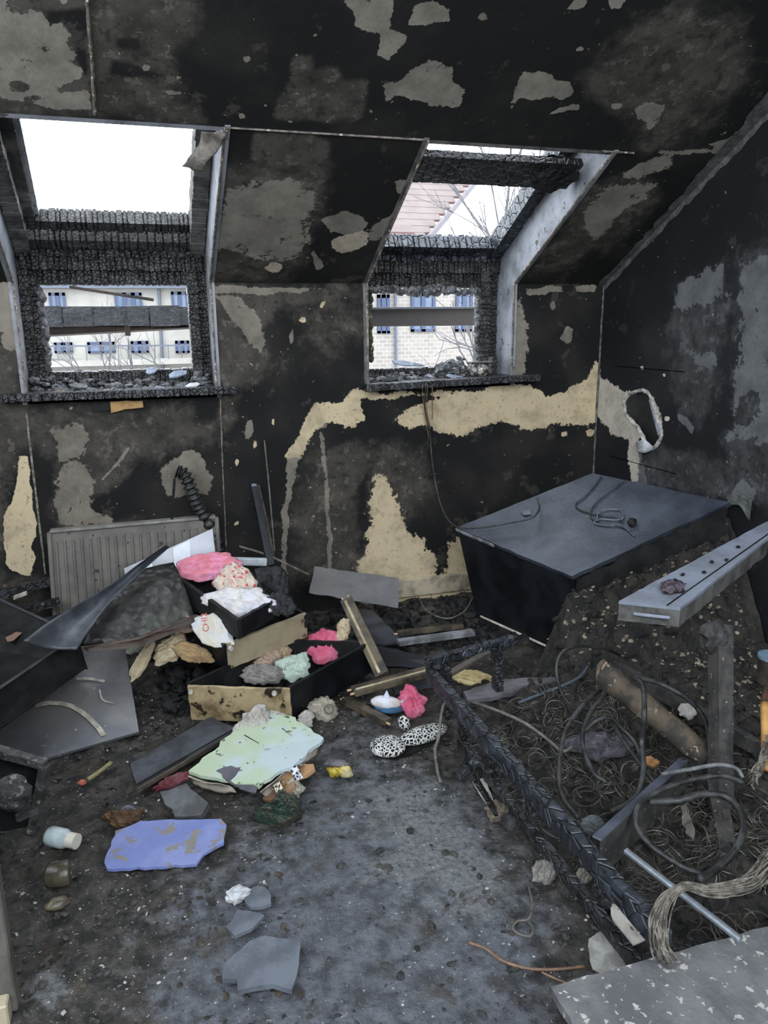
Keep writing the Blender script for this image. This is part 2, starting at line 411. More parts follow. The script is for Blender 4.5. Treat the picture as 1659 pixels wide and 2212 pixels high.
# ================================================================== the room shell
def zp(x0, y0, k, *pts): return [(x0 + x * k, y0 + y * k) for x, y in pts]
A_ = lambda *p: zp(0, 0, .5, *p)            # ceiling, left half
B_ = lambda *p: zp(830, 0, .5, *p)          # ceiling, right half
C_ = lambda *p: zp(430, 260, .3195, *p)     # panel between the windows
D_ = lambda *p: zp(0, 840, .3617, *p)       # wall under the first window
E_ = lambda *p: zp(500, 800, .3617, *p)     # wall under the second window
G_ = lambda *p: zp(1059, 560, .3617, *p)    # right corner
ceil_layers = [
    ('soft', [(-40, -40), (400, -40), (420, 60), (360, 150), (400, 200), (420, 260), (-40, 250)], 1.6),
    ('-soft', A_((480, 260), (560, 255), (640, 300), (700, 320), (600, 335), (480, 330)), .5),
    ('-soft', A_((500, 160), (590, 155), (610, 205), (510, 195)), .4),
    ('-soft', A_((190, 60), (370, 30), (385, 330), (340, 350), (330, 220), (280, 130), (200, 120)), .5),
    ('grey', A_((-90, -60), (30, -60), (20, 40), (60, 75), (100, 75), (130, 40), (190, 70), (200, 120), (250, 110), (300, 150), (280, 180), (300, 215), (330, 220), (335, 260), (290, 265), (340, 300), (330, 340), (250, 370), (215, 375), (250, 390), (250, 425), (180, 410), (120, 420), (80, 430), (20, 425), (-90, 410)), .7),
    ('-grey', A_((30, 360), (60, 342), (135, 360), (120, 392), (50, 395)), .4),
    ('grey', A_((250, -20), (290, -20), (280, 20), (255, 20)), .4),
    ('grey', A_((110, 440), (190, 425), (280, 405), (380, 400), (400, 470), (260, 480)), .7),
    ('grey', A_((700, 395), (750, 388), (805, 405), (800, 418), (740, 410)), .3),
    ('grey', A_((1470, -10), (1530, 60), (1540, 110), (1640, 150), (1650, 240), (1680, 250), (1700, -10)), .5),
    ('soft', A_((1270, 240), (1340, 230), (1350, 290), (1460, 280), (1490, 340), (1590, 350), (1580, 480), (1520, 530), (1340, 520), (1190, 510), (1180, 450), (1240, 390)), .5),
    ('grey', B_((110, 100), (130, 20), (200, -10), (280, 30), (285, 90), (180, 112)), .5),
    ('grey', B_((0, 120), (60, 130), (105, 150), (95, 190), (20, 230), (-20, 230)), .5),
    ('grey', B_((120, 300), (210, 250), (300, 290), (300, 340), (350, 380), (320, 460), (220, 460), (140, 430), (60, 400), (0, 450), (-10, 345), (60, 350)), .5),
    ('grey', B_((780, 45), (830, -20), (900, -20), (860, 40)), .4), ('grey', B_((960, -20), (1060, -20), (1020, 40), (980, 30)), .4),
    ('grey', B_((555, 380), (600, 310), (720, 310), (730, 340), (800, 350), (820, 400), (760, 430), (730, 415), (640, 430), (590, 410), (540, 470), (560, 420)), .4),
    ('grey', B_((720, 485), (760, 462), (830, 450), (860, 470), (830, 480)), .3), ('grey', B_((980, 450), (1030, 445), (1020, 470), (985, 475)), .3),
    ('soft', B_((850, 330), (1000, 220), (1100, 80), (1300, 40), (1500, 100), (1580, 200), (1500, 400), (1350, 560), (1150, 640), (1050, 500), (900, 420)), 2.2),
    ('grey', B_((1080, 470), (1150, 440), (1220, 440), (1200, 490), (1150, 570), (1120, 520), (1090, 520)), .4),
    ('grey', B_((1140, 1030), (1230, 930), (1330, 840), (1430, 770), (1500, 690), (1400, 655), (1190, 670), (1180, 650), (1420, 640), (1400, 620), (1480, 600), (1590, 520), (1680, 400), (1700, 560), (1560, 700), (1440, 820), (1300, 960), (1190, 1060)), .35),
    ('grey', blob(1040, 35, 14, 10), .3), ('grey', blob(535, 127, 9, 8), .2), ('grey', blob(520, 255, 7, 6), .2), ('grey', blob(1253, 106, 8, 6), .2), ('grey', blob(315, 145, 8, 10), .2),
    # panel between the windows
    ('soft', C_((110, 380), (270, 280), (430, 290), (560, 330), (870, 250), (880, 400), (860, 640), (760, 700), (720, 980), (650, 1040), (80, 1090), (100, 600)), 1.4),
    ('soft', C_((360, 260), (370, 90), (760, 80), (880, 150), (870, 260), (560, 340)), .5),
    ('grey', C_((130, 600), (200, 480), (420, 440), (600, 400), (740, 500), (770, 600), (700, 760), (690, 900), (640, 960), (330, 900), (100, 900)), 1.3),
    ('grey', C_((830, 680), (880, 640), (1000, 610), (1100, 640), (1140, 690), (1110, 750), (1000, 780), (900, 750)), .3),
    ('pale', C_((905, 810), (960, 780), (1100, 740), (1145, 750), (1140, 840), (1070, 875), (960, 880), (905, 860)), .35),
    ('pale', blob(594, 578, 19, 10), .3),
    ('grey', C_((1190, 700), (1330, 600), (1290, 760), (1180, 830), (1130, 800)), .5),
    ('grey', C_((740, 690), (760, 900), (800, 1020), (860, 990), (780, 880), (720, 820)), .25),
    ('grey', C_((1320, 400), (1400, 400), (1380, 490), (1340, 490)), .3),
    # slope beyond the second window
    ('grey', B_((900, 1040), (870, 920), (930, 830), (1010, 800), (1100, 790), (1180, 800), (1080, 880), (1010, 930), (960, 1010)), .8),
    ('grey', B_((1040, 760), (1130, 690), (1250, 660), (1230, 720), (1100, 770)), .6),
    ('soft', [(1130, 600), (1210, 500), (1290, 400), (1400, 380), (1420, 420), (1330, 520), (1200, 590)], 1.2),
]
far_layers = [
    # cream heat band under the second window
    ('pale', [(610, 990), (640, 950), (662, 895), (690, 868), (735, 860), (765, 843), (800, 850), (860, 852), (960, 846), (1060, 842), (1150, 834), (1180, 850), (1215, 846), (1245, 828), (1270, 812), (1283, 770), (1310, 780), (1310, 905), (1270, 915), (1200, 913), (1140, 930), (1080, 905), (1020, 932), (990, 942), (950, 938), (930, 912), (890, 925), (855, 905), (835, 880), (800, 880), (785, 908), (745, 925), (720, 915), (702, 912), (686, 925), (668, 950), (645, 985)], .6),
    ('-pale', [(775, 858), (830, 862), (920, 850), (960, 858), (900, 870), (850, 905), (790, 905)], .5),
    ('-pale', [(1090, 720), (1285, 720), (1250, 820), (1215, 848), (1150, 838)], .5),
    ('pale', [(776, 1275), (786, 1180), (803, 1100), (808, 1030), (826, 1022), (850, 1045), (872, 1100), (872, 1140), (900, 1160), (922, 1168), (928, 1210), (945, 1250), (960, 1250), (965, 1175), (1000, 1162), (1030, 1165), (1040, 1290), (780, 1300)], 1.3),
    ('soft', [(745, 1160), (800, 1150), (800, 1290), (735, 1290)], 1.2),
    ('soft', [(630, 1250), (640, 1080), (680, 990), (760, 965), (860, 960), (920, 985), (930, 1050), (900, 1110), (780, 1150), (760, 1250)], 1.4),
    ('-soft', [(770, 1040), (800, 1010), (800, 1150), (770, 1210)], .8),
    ('grey', [(688, 935), (697, 935), (706, 1020), (712, 1080), (718, 1230), (706, 1230), (703, 1080), (697, 1000)], .25),
    ('grey', [(618, 990), (650, 985), (630, 1060), (622, 1150), (620, 1270), (606, 1270), (610, 1140), (618, 1060)], .4),
    ('grey', blob(694, 916, 14, 11), .3),
    # wall round the first window
    ('pale', [(40, 985), (60, 985), (72, 1065), (82, 1150), (68, 1180), (76, 1205), (62, 1245), (30, 1235), (10, 1215), (8, 1160), (12, 1110), (28, 1080), (36, 1040)], .3),
    ('soft', [(-200, 605), (60, 605), (62, 860), (70, 980), (40, 985), (20, 1080), (0, 1240), (80, 1260), (95, 1400), (-200, 1400)], 1.6),
    ('grey', [(-80, 610), (40, 612), (48, 700), (30, 760), (10, 720), (-80, 700)], .7), ('grey', blob(22, 735, 20, 24), .4),
    ('soft', D_((160, 120), (640, 130), (1150, 100), (1290, 200), (1240, 320), (1100, 300), (960, 420), (800, 400), (700, 640), (800, 800), (300, 880), (300, 620), (210, 420)), 1.6),
    ('grey', D_((290, 250), (380, 210), (500, 220), (540, 300), (500, 400), (400, 440), (340, 440), (330, 330)), .6),
    ('grey', D_((380, 430), (500, 410), (560, 520), (540, 700), (660, 780), (470, 810), (320, 830), (330, 600)), .8),
    ('grey', D_((950, 500), (1050, 420), (1150, 360), (1210, 420), (1270, 560), (1240, 640), (1100, 640), (1000, 640)), .6),
    ('grey', D_((700, 440), (760, 350), (775, 360), (720, 440), (620, 540), (610, 535)), .15),
    ('-soft', D_((530, 640), (700, 560), (850, 400), (950, 450), (930, 600), (1000, 650), (960, 760), (660, 790), (540, 740)), .7),
    ('-soft', D_((170, 400), (320, 420), (350, 520), (300, 700), (320, 830), (250, 900), (210, 700)), .8),
    ('soft', [(455, 700), (455, 620), (790, 620), (790, 650), (600, 660), (560, 720), (600, 790), (540, 830), (480, 850)], .9),
    ('grey', [(462, 632), (520, 640), (560, 690), (575, 740), (560, 760), (520, 720), (490, 680)], .5),
    ('grey', [(460, 618), (700, 622), (640, 632), (540, 634), (462, 630)], .3),
    ('soft', [(620, 660), (770, 670), (770, 720), (690, 750)], 2.5),
    ('soft', [(470, 830), (520, 850), (500, 920), (470, 940)], .7), ('grey', blob(536, 930, 10, 22, 15), .3), ('pale', blob(591, 912, 5, 9), .15), ('pale', blob(550, 960, 4, 10), .15), ('pale', blob(697, 660, 4, 9, 30), .12), ('pale', blob(653, 692, 8, 6), .15), ('grey', blob(630, 726, 5, 16), .15),
    ('pale', blob(510, 998, 5, 6), .12), ('pale', blob(512, 1130, 4, 4), .12),
    # pier beyond the second window
    ('grey', [(1135, 622), (1215, 616), (1215, 630), (1140, 636)], .25), ('grey', [(1242, 616), (1290, 616), (1284, 630), (1244, 630)], .25),
    ('grey', [(1105, 680), (1128, 640), (1135, 720), (1130, 810), (1100, 825)], .6),
    ('grey', [(1204, 730), (1226, 706), (1238, 712), (1236, 735), (1225, 746), (1216, 740)], .15), ('grey', blob(1194, 660, 6, 10), .12), ('pale', blob(1218, 936, 8, 6), .12), ('pale', blob(1276, 934, 10, 7), .12),
    ('grey', [(900, 1270), (1040, 1252), (1040, 1300), (900, 1300)], .5),
]
right_layers = [
    ('pale', G_((600, 560), (650, 600), (665, 690), (720, 720), (800, 780), (880, 790), (925, 780), (960, 800), (1010, 900), (1035, 1010), (1010, 1090), (960, 1110), (900, 1060), (860, 1080), (720, 1040), (650, 960), (600, 900)), .5),
    ('pale', G_((830, 1060), (890, 1070), (880, 1150), (885, 1330), (840, 1330), (815, 1200)), .3),
    ('grey', [(1357, 985), (1385, 975), (1395, 1050), (1380, 1060)], .3),
    ('soft', G_((1100, 200), (1350, 60), (1390, 100), (1370, 300), (1340, 600), (1330, 800), (1250, 1000), (1150, 900), (1100, 700), (1090, 350)), 1.5),
    ('grey', G_((1100, 230), (1190, 120), (1300, 60), (1390, 60), (1385, 220), (1260, 260), (1200, 320), (1090, 290)), 1.2),
    ('grey', G_((1200, 580), (1330, 540), (1350, 620), (1260, 660)), .8),
    ('grey', G_((1510, 30), (1700, 0), (1700, 1080), (1600, 1100), (1550, 1040), (1440, 1060), (1450, 780), (1480, 560), (1490, 300)), 1.0),
    ('soft', G_((1500, -60), (1800, -60), (1800, 1500), (1400, 1420), (1440, 900)), 1.2),
    ('-grey', G_((1490, 820), (1600, 800), (1620, 900), (1540, 1000), (1460, 980)), .7),
    ('soft', G_((880, 1130), (1100, 1150), (1380, 1200), (1440, 1420), (900, 1340)), 1.0),
    ('grey', G_((1110, 920), (1170, 940), (1215, 1000), (1200, 1060), (1170, 1000), (1120, 960)), .2), ('pale', blob(1442, 906, 6, 7), .12), ('pale', blob(1434, 810, 4, 4), .1), ('pale', blob(1388, 794, 5, 4), .1),
    ('grey', G_((1440, 1400), (1520, 1330), (1600, 1400), (1560, 1500)), .4),
]
MW_FAR = wall_mat('sooted_plaster_far', (.011, .0105, .0105), (.062, .055, .046), (.19, .166, .135), (.54, .435, .285), .95, 9)
MW_CEIL = wall_mat('sooted_plaster_ceiling', (.016, .0155, .015), (.082, .075, .064), (.25, .228, .19), (.52, .45, .35), .95, 8)
MW_RIGHT = wall_mat('sooted_plaster_right', (.012, .012, .014), (.048, .048, .049), (.115, .118, .122), (.48, .435, .37), 1.1, 11)

W1 = (-.485, .385); W2 = (1.171, 2.006); STOP = 1.012       # window openings: left and right edges, head up the slope
def in_win(x): return ((x > W1[0]) & (x < W1[1])) | ((x > W2[0]) & (x < W2[1]))
STEP = .013
grid_surface('wall_far', lines(XL, XR, STEP, W1 + W2), lines(-.065, ZK, STEP, (ZSILL,)), lambda u, v: np.stack([u, np.full_like(u, D), v], 1),
             lambda u, v: ~(in_win(u) & (v > ZSILL)), MW_FAR, far_layers)
SMAX = (D - YTOP) / math.cos(TH)
grid_surface('ceiling', lines(XL, XR, STEP, W1 + W2), np.r_[lines(0, 2.6, STEP, (STOP,)), lines(2.6, SMAX, .1)[1:]], lambda u, v: np.array([0, D, ZK]) + u[:, None] * np.array([1, 0, 0]) + v[:, None] * TS,
             lambda u, v: ~(in_win(u) & (v < STOP)), MW_CEIL, ceil_layers)
ZTOP = ZK + SMAX * math.sin(TH)
hole = [(1350, 868), (1360, 852), (1385, 843), (1402, 850), (1412, 870), (1424, 905), (1431, 935), (1424, 955), (1412, 968), (1396, 955), (1380, 925), (1362, 905), (1352, 893)]
hole3 = [onx(x, y, XR) for x, y in hole]
_hp = [(p[1], p[2]) for p in hole3]
def rkeep(u, v):
    zc = v * (ZK + (D - u) * math.tan(TH)); s = sdf(u.ravel(), zc.ravel(), _hp).reshape(u.shape); return s < 0.004
grid_surface('wall_right', np.r_[lines(YTOP, 1.6, .1), lines(1.6, D, STEP)[1:]], np.linspace(-.04, 1, 155), lambda u, v: np.stack([np.full_like(u, XR), u, v * (ZK + (D - u) * math.tan(TH))], 1),
             rkeep, MW_RIGHT, right_layers)
# cavity behind the hole in the right wall
hc = np.mean(hole3, 0)
o = obj('wall_cavity', join(box(XR + .05, XR + .06, hc[1] - .3, hc[1] + .3, hc[2] - .25, hc[2] + .25), box(XR, XR + .06, hc[1] - .3, hc[1] + .3, hc[2] - .26, hc[2] - .25), box(XR, XR + .06, hc[1] - .3, hc[1] + .3, hc[2] + .25, hc[2] + .26)), SOOT, kind='structure')
o.name = 'trim_8'
# back and left of the room: assumed roof opening and low walls, shaped to let sky light in
PLAIN = mat('sooted_plaster_plain', (.03, .03, .03), (.10, .095, .085), 4, rough=.85)
obj('wall_left', join(box(XL - .1, XL, YB, D, 0, 1.7, 0)), PLAIN, kind='structure')
obj('wall_back', join(box(XL, XR, YB - .1, YB, 0, 1.6, 0)), PLAIN, kind='structure')
obj('wall_right_rear', box(XR, XR + .1, YB, YTOP, 0, 2.0, 0), PLAIN, kind='structure').name = 'wall_rear'

# plasterboard joints, corner beads and cove strip
BEAD = mat('corner_bead', (.20, .17, .14), (.06, .055, .05), 30, rough=.6, bump=.4, c3=(.45, .36, .28), s3=40, t3=.6)
COVE = mat('cove_tape', (.10, .105, .10), (.045, .047, .045), 22, rough=.8, bump=.6)
def seam(n, pts, r=.005, m=BEAD, seed=0):
    o = obj('trim_%d' % n, tube(pts, r, 6, True, 10, None, .35, seed), m, kind='structure'); return o
sx = lambda x: SP(x, STOP, .001)
seam(1, [SP(W1[1] + .0, STOP, -.002), SP(W2[0], STOP, -.002)], .005, BEAD, 1)
seam(2, [SP(W2[1] - .06, STOP, -.002), SP(W2[1] + .1, STOP + .0, -.002)], .005, BEAD, 2)
seam(3, [ons(205, 247, -.002), ons(198, 130, -.002), ons(190, 20, -.002), ons(188, -40, -.002)], .006, BEAD, 3)
seam(4, [np.array([XR - .004, D - .004, z]) for z in (0.0, .7, 1.2, ZK)], .006, mat('corner_bead_grey', (.15, .14, .12), (.03, .03, .03), 25, rough=.7), 4)
seam(5, [ony(476, 860, D - .003), ony(481, 1000, D - .003), ony(489, 1190, D - .003)], .004, BEAD, 5)
seam(6, [ony(57, 890, D - .003), ony(72, 1020, D - .003), ony(98, 1240, D - .003)], .005, mat('corner_bead_light', (.30, .27, .22), (.08, .07, .06), 30), 6)
# ragged cove tape along the slope and the right wall
ca = []; cb = []
rs = np.random.RandomState(5)
for i in range(70):
    s = i / 69 * 3.0; w = .045 + .05 * max(0, s - .6) + rs.uniform(-.012, .012); ca.append(SP(XR - max(.02, w), s, -.006 - rs.uniform(0, .004))); q = SP(XR - .004, s, 0) + np.array([0, 0, -.03 - rs.uniform(0, .02)]); cb.append(q)
mid = [SP(XR - .006, i / 69 * 3.0, -.008) for i in range(70)]
V = np.array(ca + mid + cb); Fc = [(i, i + 1, 71 + i, 70 + i) for i in range(69)] + [(70 + i, 71 + i, 141 + i, 140 + i) for i in range(69)]
obj('trim_7', (V, Fc), COVE, kind='structure')
# skirting board left on the far wall
sk = obj('baseboard_far', box(1.30, 1.90, D - .02, D, .02, .13, .006), mat('scorched_skirting', (.45, .38, .27), (.12, .10, .08), 7, .4, .65, rough=.6), kind='structure')

# ------------------------------------------------------------------ floor
fl_layers = [
    ('soft', [(420, 1960), (560, 1800), (700, 1660), (820, 1620), (960, 1700), (1040, 1780), (1090, 1880), (1180, 2010), (1180, 2300), (300, 2300), (330, 2080)], 5),  # bluish light on the open floor painted in with the ash
    ('grey', [(780, 1720), (900, 1680), (1000, 1760), (1060, 1860), (1040, 1960), (900, 1960), (800, 1900)], 4),
    ('grey', [(930, 1850), (1000, 1820), (1080, 1850), (1100, 1920), (1040, 2000), (960, 1940)], 1.2),
    ('grey', [(60, 2120), (110, 2080), (150, 2120), (120, 2180), (60, 2170)], .8),
]
def floor_mat():
    m, nt, b = _mk('ash_covered_floor'); v = _coord(nt)
    n1 = _noise(nt, 5, 9, .72, v); n2 = _noise(nt, 60, 6, .7, v); n3 = _noise(nt, 17, 8, .7, v)
    na = _math(nt, 'MULTIPLY', _math(nt, 'SUBTRACT', n1, .5), 3.2); nb = _math(nt, 'MULTIPLY', _math(nt, 'SUBTRACT', n3, .5), 2.2)
    nab = _math(nt, 'ADD', na, nb)
    base = _mix(nt, _step(nt, n3, .36, .68), (.010, .0095, .009), (.080, .070, .058))
    ash = _mix(nt, _step(nt, n3, .34, .66), (.045, .047, .054), (.145, .152, .172))  # ash grey, with the floor's bluish light put into the tone
    c = _mix(nt, _step(nt, _math(nt, 'ADD', _attr(nt, 'soft'), nab), -.55, .55), base, ash)
    lt = _mix(nt, _step(nt, n2, .4, .65), (.11, .115, .125), (.25, .25, .245))
    c = _mix(nt, _math(nt, 'MULTIPLY', _step(nt, _math(nt, 'ADD', _attr(nt, 'grey'), nab), -.3, .6), .75), c, lt)
    c = _mix(nt, _step(nt, n2, .60, .66), c, (.15, .15, .155))
    c = _mix(nt, _step(nt, n2, .40, .34), c, (.014, .013, .012))
    c = _mix(nt, _step(nt, _noise(nt, 95, 2, .5, v), .69, .73), c, (.48, .46, .43))
    c = _mix(nt, _math(nt, 'MULTIPLY', _step(nt, _noise(nt, 4.5, 6, .65, v), .56, .66), .65), c, (.050, .034, .02))
    nt.links.new(c, b.inputs['Base Color']); b.inputs['Roughness'].default_value = .5; b.inputs['Specular IOR Level'].default_value = .5
    _bump(nt, _math(nt, 'ADD', _math(nt, 'MULTIPLY', n2, .6), n3), .8, .014, b); return m
def fbump(P):
    h = .006 * fbm(P * 9, 3, 5) + .003 * fbm(P * 40, 8, 3)
    px, py = proj(P); far = np.clip((P[:, 1] - 2.4) / .6, 0, 1); lef = np.clip((.25 - P[:, 0]) / .5, 0, 1)
    h = h * (1 + 2.5 * far + 1.5 * lef); return np.stack([0 * h, 0 * h, np.clip(h, -.02, .05)], 1)
grid_surface('floor', np.r_[lines(XL, -.8, .1), lines(-.8, XR, .016)[1:]], np.r_[lines(YB, .9, .1), lines(.9, D, .016)[1:]], lambda u, v: np.stack([u, v, np.zeros_like(u)], 1),
             lambda u, v: np.ones_like(u, bool), floor_mat(), fl_layers, bumpf=fbump)
# ================================================================== the two burnt-out roof windows
REVEAL = mat('reveal_plaster', (.27, .28, .31), (.13, .135, .15), 6, .38, .66, rough=.75, bump=.35, c3=(.07, .07, .07), s3=16, t3=.64)
REVEALD = mat('reveal_sooted', (.16, .15, .14), (.05, .05, .05), 8, rough=.8, bump=.4)
SILLM = char_mat('charred_sill', (.016, .016, .018), (.07, .07, .075), 40, .35)
def window(n, xl, xr, rev_l, rev_r, zrail, sash_up, zlow, zhead, xo0, xo1, sd):
    w = thing('window_%d' % n, None, None, ((xl + xr) / 2, D + .1, ZSILL), kind='structure')
    YF = 4.11; OF = .20; zf = ZK + (OF - (YF - D) * math.sin(TH)) / math.cos(TH)
    # reveals: side cheeks (following slope and wall), head
    for side, x, m in (('l', xl, rev_l), ('r', xr, rev_r)):
        sgn = -1 if side == 'l' else 1
        P = [np.array([x, D - .004, ZSILL - .02]), np.array([x, D - .004, ZK]), SP(x, STOP + .01, -.004), SP(x, STOP + .01, .34), SP(x, -.02, .34), np.array([x, YF + .12, ZSILL - .02])]
        Q = [p + np.array([sgn * .02, 0, 0]) for p in P]; V = np.array(P + Q); N = len(P)
        Fc = [tuple(range(N)), tuple(range(2 * N - 1, N - 1, -1))] + [(i, N + i, N + (i + 1) % N, (i + 1) % N) for i in range(N)]
        obj('reveal', (V, Fc), m, w)
        # corner bead on the room edge
        obj('corner_bead', tube([np.array([x, D - .003, ZSILL]), np.array([x, D - .003, ZK - .02]), np.array([x, D - .003, ZK]), SP(x, .02, -.002), SP(x, STOP, -.002)], .006, 6, False, 1, None, .4, sd), BEAD, w)
    obj('reveal_head', slab([SP(xl, STOP, 0), SP(xr, STOP, 0), SP(xr, STOP, .34), SP(xl, STOP, .34)], .02), rev_l, w)
    # lower window: frame members
    fr = obj('lower_frame', charbeam((xl - .003, YF + .05, zf - .035), (xr + .003, YF + .05, zf - .035), .10, .07, seed=sd + 1, block=.026), CHARF, w)
    obj('frame_head', charbeam((xl - .003, YF + .06, zf - .10), (xr + .003, YF + .06, zf - .10), .07, zf - .068 - zhead, seed=sd + 2, block=.028), CHARF, w)
    for k, (x, wd) in enumerate(((xl + (xo0 - xl) / 2, xo0 - xl), (xr - (xr - xo1) / 2, xr - xo1))):
        obj('frame_stile', charbeam((x - wd * .22, YF + .04, ZSILL), (x - wd * .22, YF + .04, zf - .06), .09, wd * .5, up=(1, 0, 0), seed=sd + 3 + k, block=.03), CHARF, w)
        obj('frame_stile', charbeam((x + wd * .24, YF + .055, ZSILL), (x + wd * .24, YF + .055, zf - .06), .06, wd * .5, up=(1, 0, 0), seed=sd + 5 + k, block=.026), CHARF, w)
    obj('frame_foot', charbeam((xl - .003, YF + .05, (ZSILL + zlow) / 2), (xr + .003, YF + .05, (ZSILL + zlow) / 2), .09, zlow - ZSILL, seed=sd + 7, block=.034), CHARF, w)
    obj('fold_rail', charbeam((xl - .004, YF + .035, zf + .03), (xr + .004, YF + .035, zf + .03), .09, .075, seed=sd + 14, block=.03), CHARF if n == 1 else CHARB, w)
    # roof light above: frame on the roof plane
    obj('skylight_bottom_rail', charbeam(SP(xl + .01, -.03, OF + .05), SP(xr - .01, -.03, OF + .05), .09, .08, up=NS, seed=sd + 8, block=.03), CHARF if n == 1 else CHARB, w)
    for x0, x1 in ((xl + .005, xl + .075), (xr - .075, xr - .005)):
        a = SP((x0 + x1) / 2, -.08, OF + .05); b = SP((x0 + x1) / 2, STOP + .1, OF + .05)
        obj('skylight_stile', charbeam(a, b, x1 - x0, .10, up=NS, seed=sd + 9 + int(x0 * 10), block=.035), CHARB if n == 2 else REVEALD, w)
    if sash_up:
        obj('sash_rail', charbeam(SP(xl + .06, sash_up, OF + .075), SP(xr - .03, sash_up, OF + .075), .07, .07, up=NS, seed=sd + 12, block=.026), CHARF, w)
    return w
w1 = window(1, W1[0], W1[1], REVEAL, REVEAL, 0, .075, 1.33, 1.735, -.395, .285, 10)
w2 = window(2, W2[0], W2[1], REVEALD, REVEAL, 0, 0, 1.30, 1.72, 1.235, 1.885, 40)
# first window: sash stile swung in front of the left cheek, pale strip painting its sky-lit edge
obj('sash_stile', charbeam(SP(-.395, .05, .29), SP(-.375, STOP + .05, .29), .05, .06, up=NS, seed=71, block=.05, depth=.1), REVEALD, w1)
obj('stile_lit_edge', charbeam(SP(-.36, .05, .30), SP(-.338, STOP + .05, .30), .022, .05, up=NS, seed=72, block=.05, depth=.1), WHITEP, w1)
# second window: burnt cross rail hanging half way up, jagged edge round the lower opening
obj('cross_rail', charbeam(SP(W2[0] + .02, .765, .085), SP(W2[1] - .03, .765, .085), .16, .035, up=NS, seed=73, block=.05, depth=.08), CHAR, w2)
obj('cross_rail_end', lump(SP(W2[1] - .13, .75, .09), (.11, 0, 0), TS * .085, NS * .05, .3, 2.2, 5, 4, .2), SOOT, w2)
def ragged_edge(xa, xb, z, y, dirz, sd, m, ext=.05, name='burnt_edge'):
    rs = np.random.RandomState(sd); parts = []; x = xa
    while x < xb:
        s = rs.uniform(.012, .03); parts.append(lump((x, y + rs.uniform(-.01, .01), z + dirz * rs.uniform(-.01, ext * .4)), (s * .9, 0, 0), (0, s, 0), (0, 0, s * rs.uniform(.6, 1.3)), .5, 2.0, rs.randint(999), 2)); x += s * .8
    return join(*parts)
ASHY = mat('ashy_debris', (.03, .03, .032), (.13, .13, .135), 25, rough=.7, bump=.6, c3=(.35, .35, .36), s3=45, t3=.62)
obj('burnt_edge', ragged_edge(1.23, 1.89, 1.715, 4.13, -1, 3, ASHY, .03), ASHY, w2)
def side_edge(x, z0, z1, y, sd, thick=.02):
    rs = np.random.RandomState(sd); parts = []; z = z0
    while z < z1:
        s = rs.uniform(.5, 1.2) * thick; parts.append(lump((x + rs.uniform(-.008, .008), y, z), (s, 0, 0), (0, s, 0), (0, 0, s * 1.4), .5, 2.0, rs.randint(999), 2)); z += s
    return join(*parts)
MOSS = mat('singed_moss', (.06, .06, .035), (.02, .02, .015), 40, rough=.9, bump=.8, c3=(.22, .20, .13), s3=50, t3=.6)
obj('burnt_edge', side_edge(1.245, 1.36, 1.71, 4.14, 4, .016), MOSS, w2)
obj('burnt_edge', side_edge(1.885, 1.33, 1.71, 4.13, 5, .012), ASHY, w2)
obj('burnt_edge', side_edge(-.395, 1.34, 1.73, 4.14, 6, .016), ASHY, w1)
# sills: thick rounded charred boards with horns
def sill(n, xa, xb, z, dz, win, sd):
    A = np.array([xa, D + .03, z]); B = np.array([xb, D + .03, z + dz]); V, Fc = charbeam(A, B, .20, .036, seed=sd, block=.035, depth=.25); return obj('sill', (V, Fc), SILLM, win)
sill(1, -.60, .475, 1.232, .0, w1, 21); sill(2, 1.145, 2.155, 1.218, .022, w2, 22)
# inner sill tops
obj('sill_board', box(W1[0], W1[1], D, 4.2, ZSILL - .02, ZSILL + .012), SILLM, w1)
obj('sill_board', box(W2[0], W2[1], D, 4.2, ZSILL - .02, ZSILL + .012), SILLM, w2)
# splinter of wood dangling across the first window
obj('hanging_splinter', charbeam(ony(150, 620, 4.16), ony(332, 648, 4.18), .012, .014, seed=9, block=.05, depth=.1), mat('scorched_lath', (.09, .06, .045), (.03, .025, .02), 14), w1)

# rag of plaster skim hanging at the first window's top right corner
RAG = mat('hanging_skim', (.24, .21, .175), (.13, .115, .10), 12, rough=.85, bump=.6)
obj('hanging_plaster_strip', sheet([ons(436, 284, .03), ons(428, 312, .04), ons(408, 338, .05), ons(396, 358, .06)], [ons(490, 284, -.012), ons(474, 318, -.012), ons(448, 350, .0), ons(440, 372, .03)], .005, 34, 18, .016, 22, 3, .004, 1.6), RAG, label='grey strip of peeling plaster hanging at the top corner of the left window', cat='plaster', smooth=True)

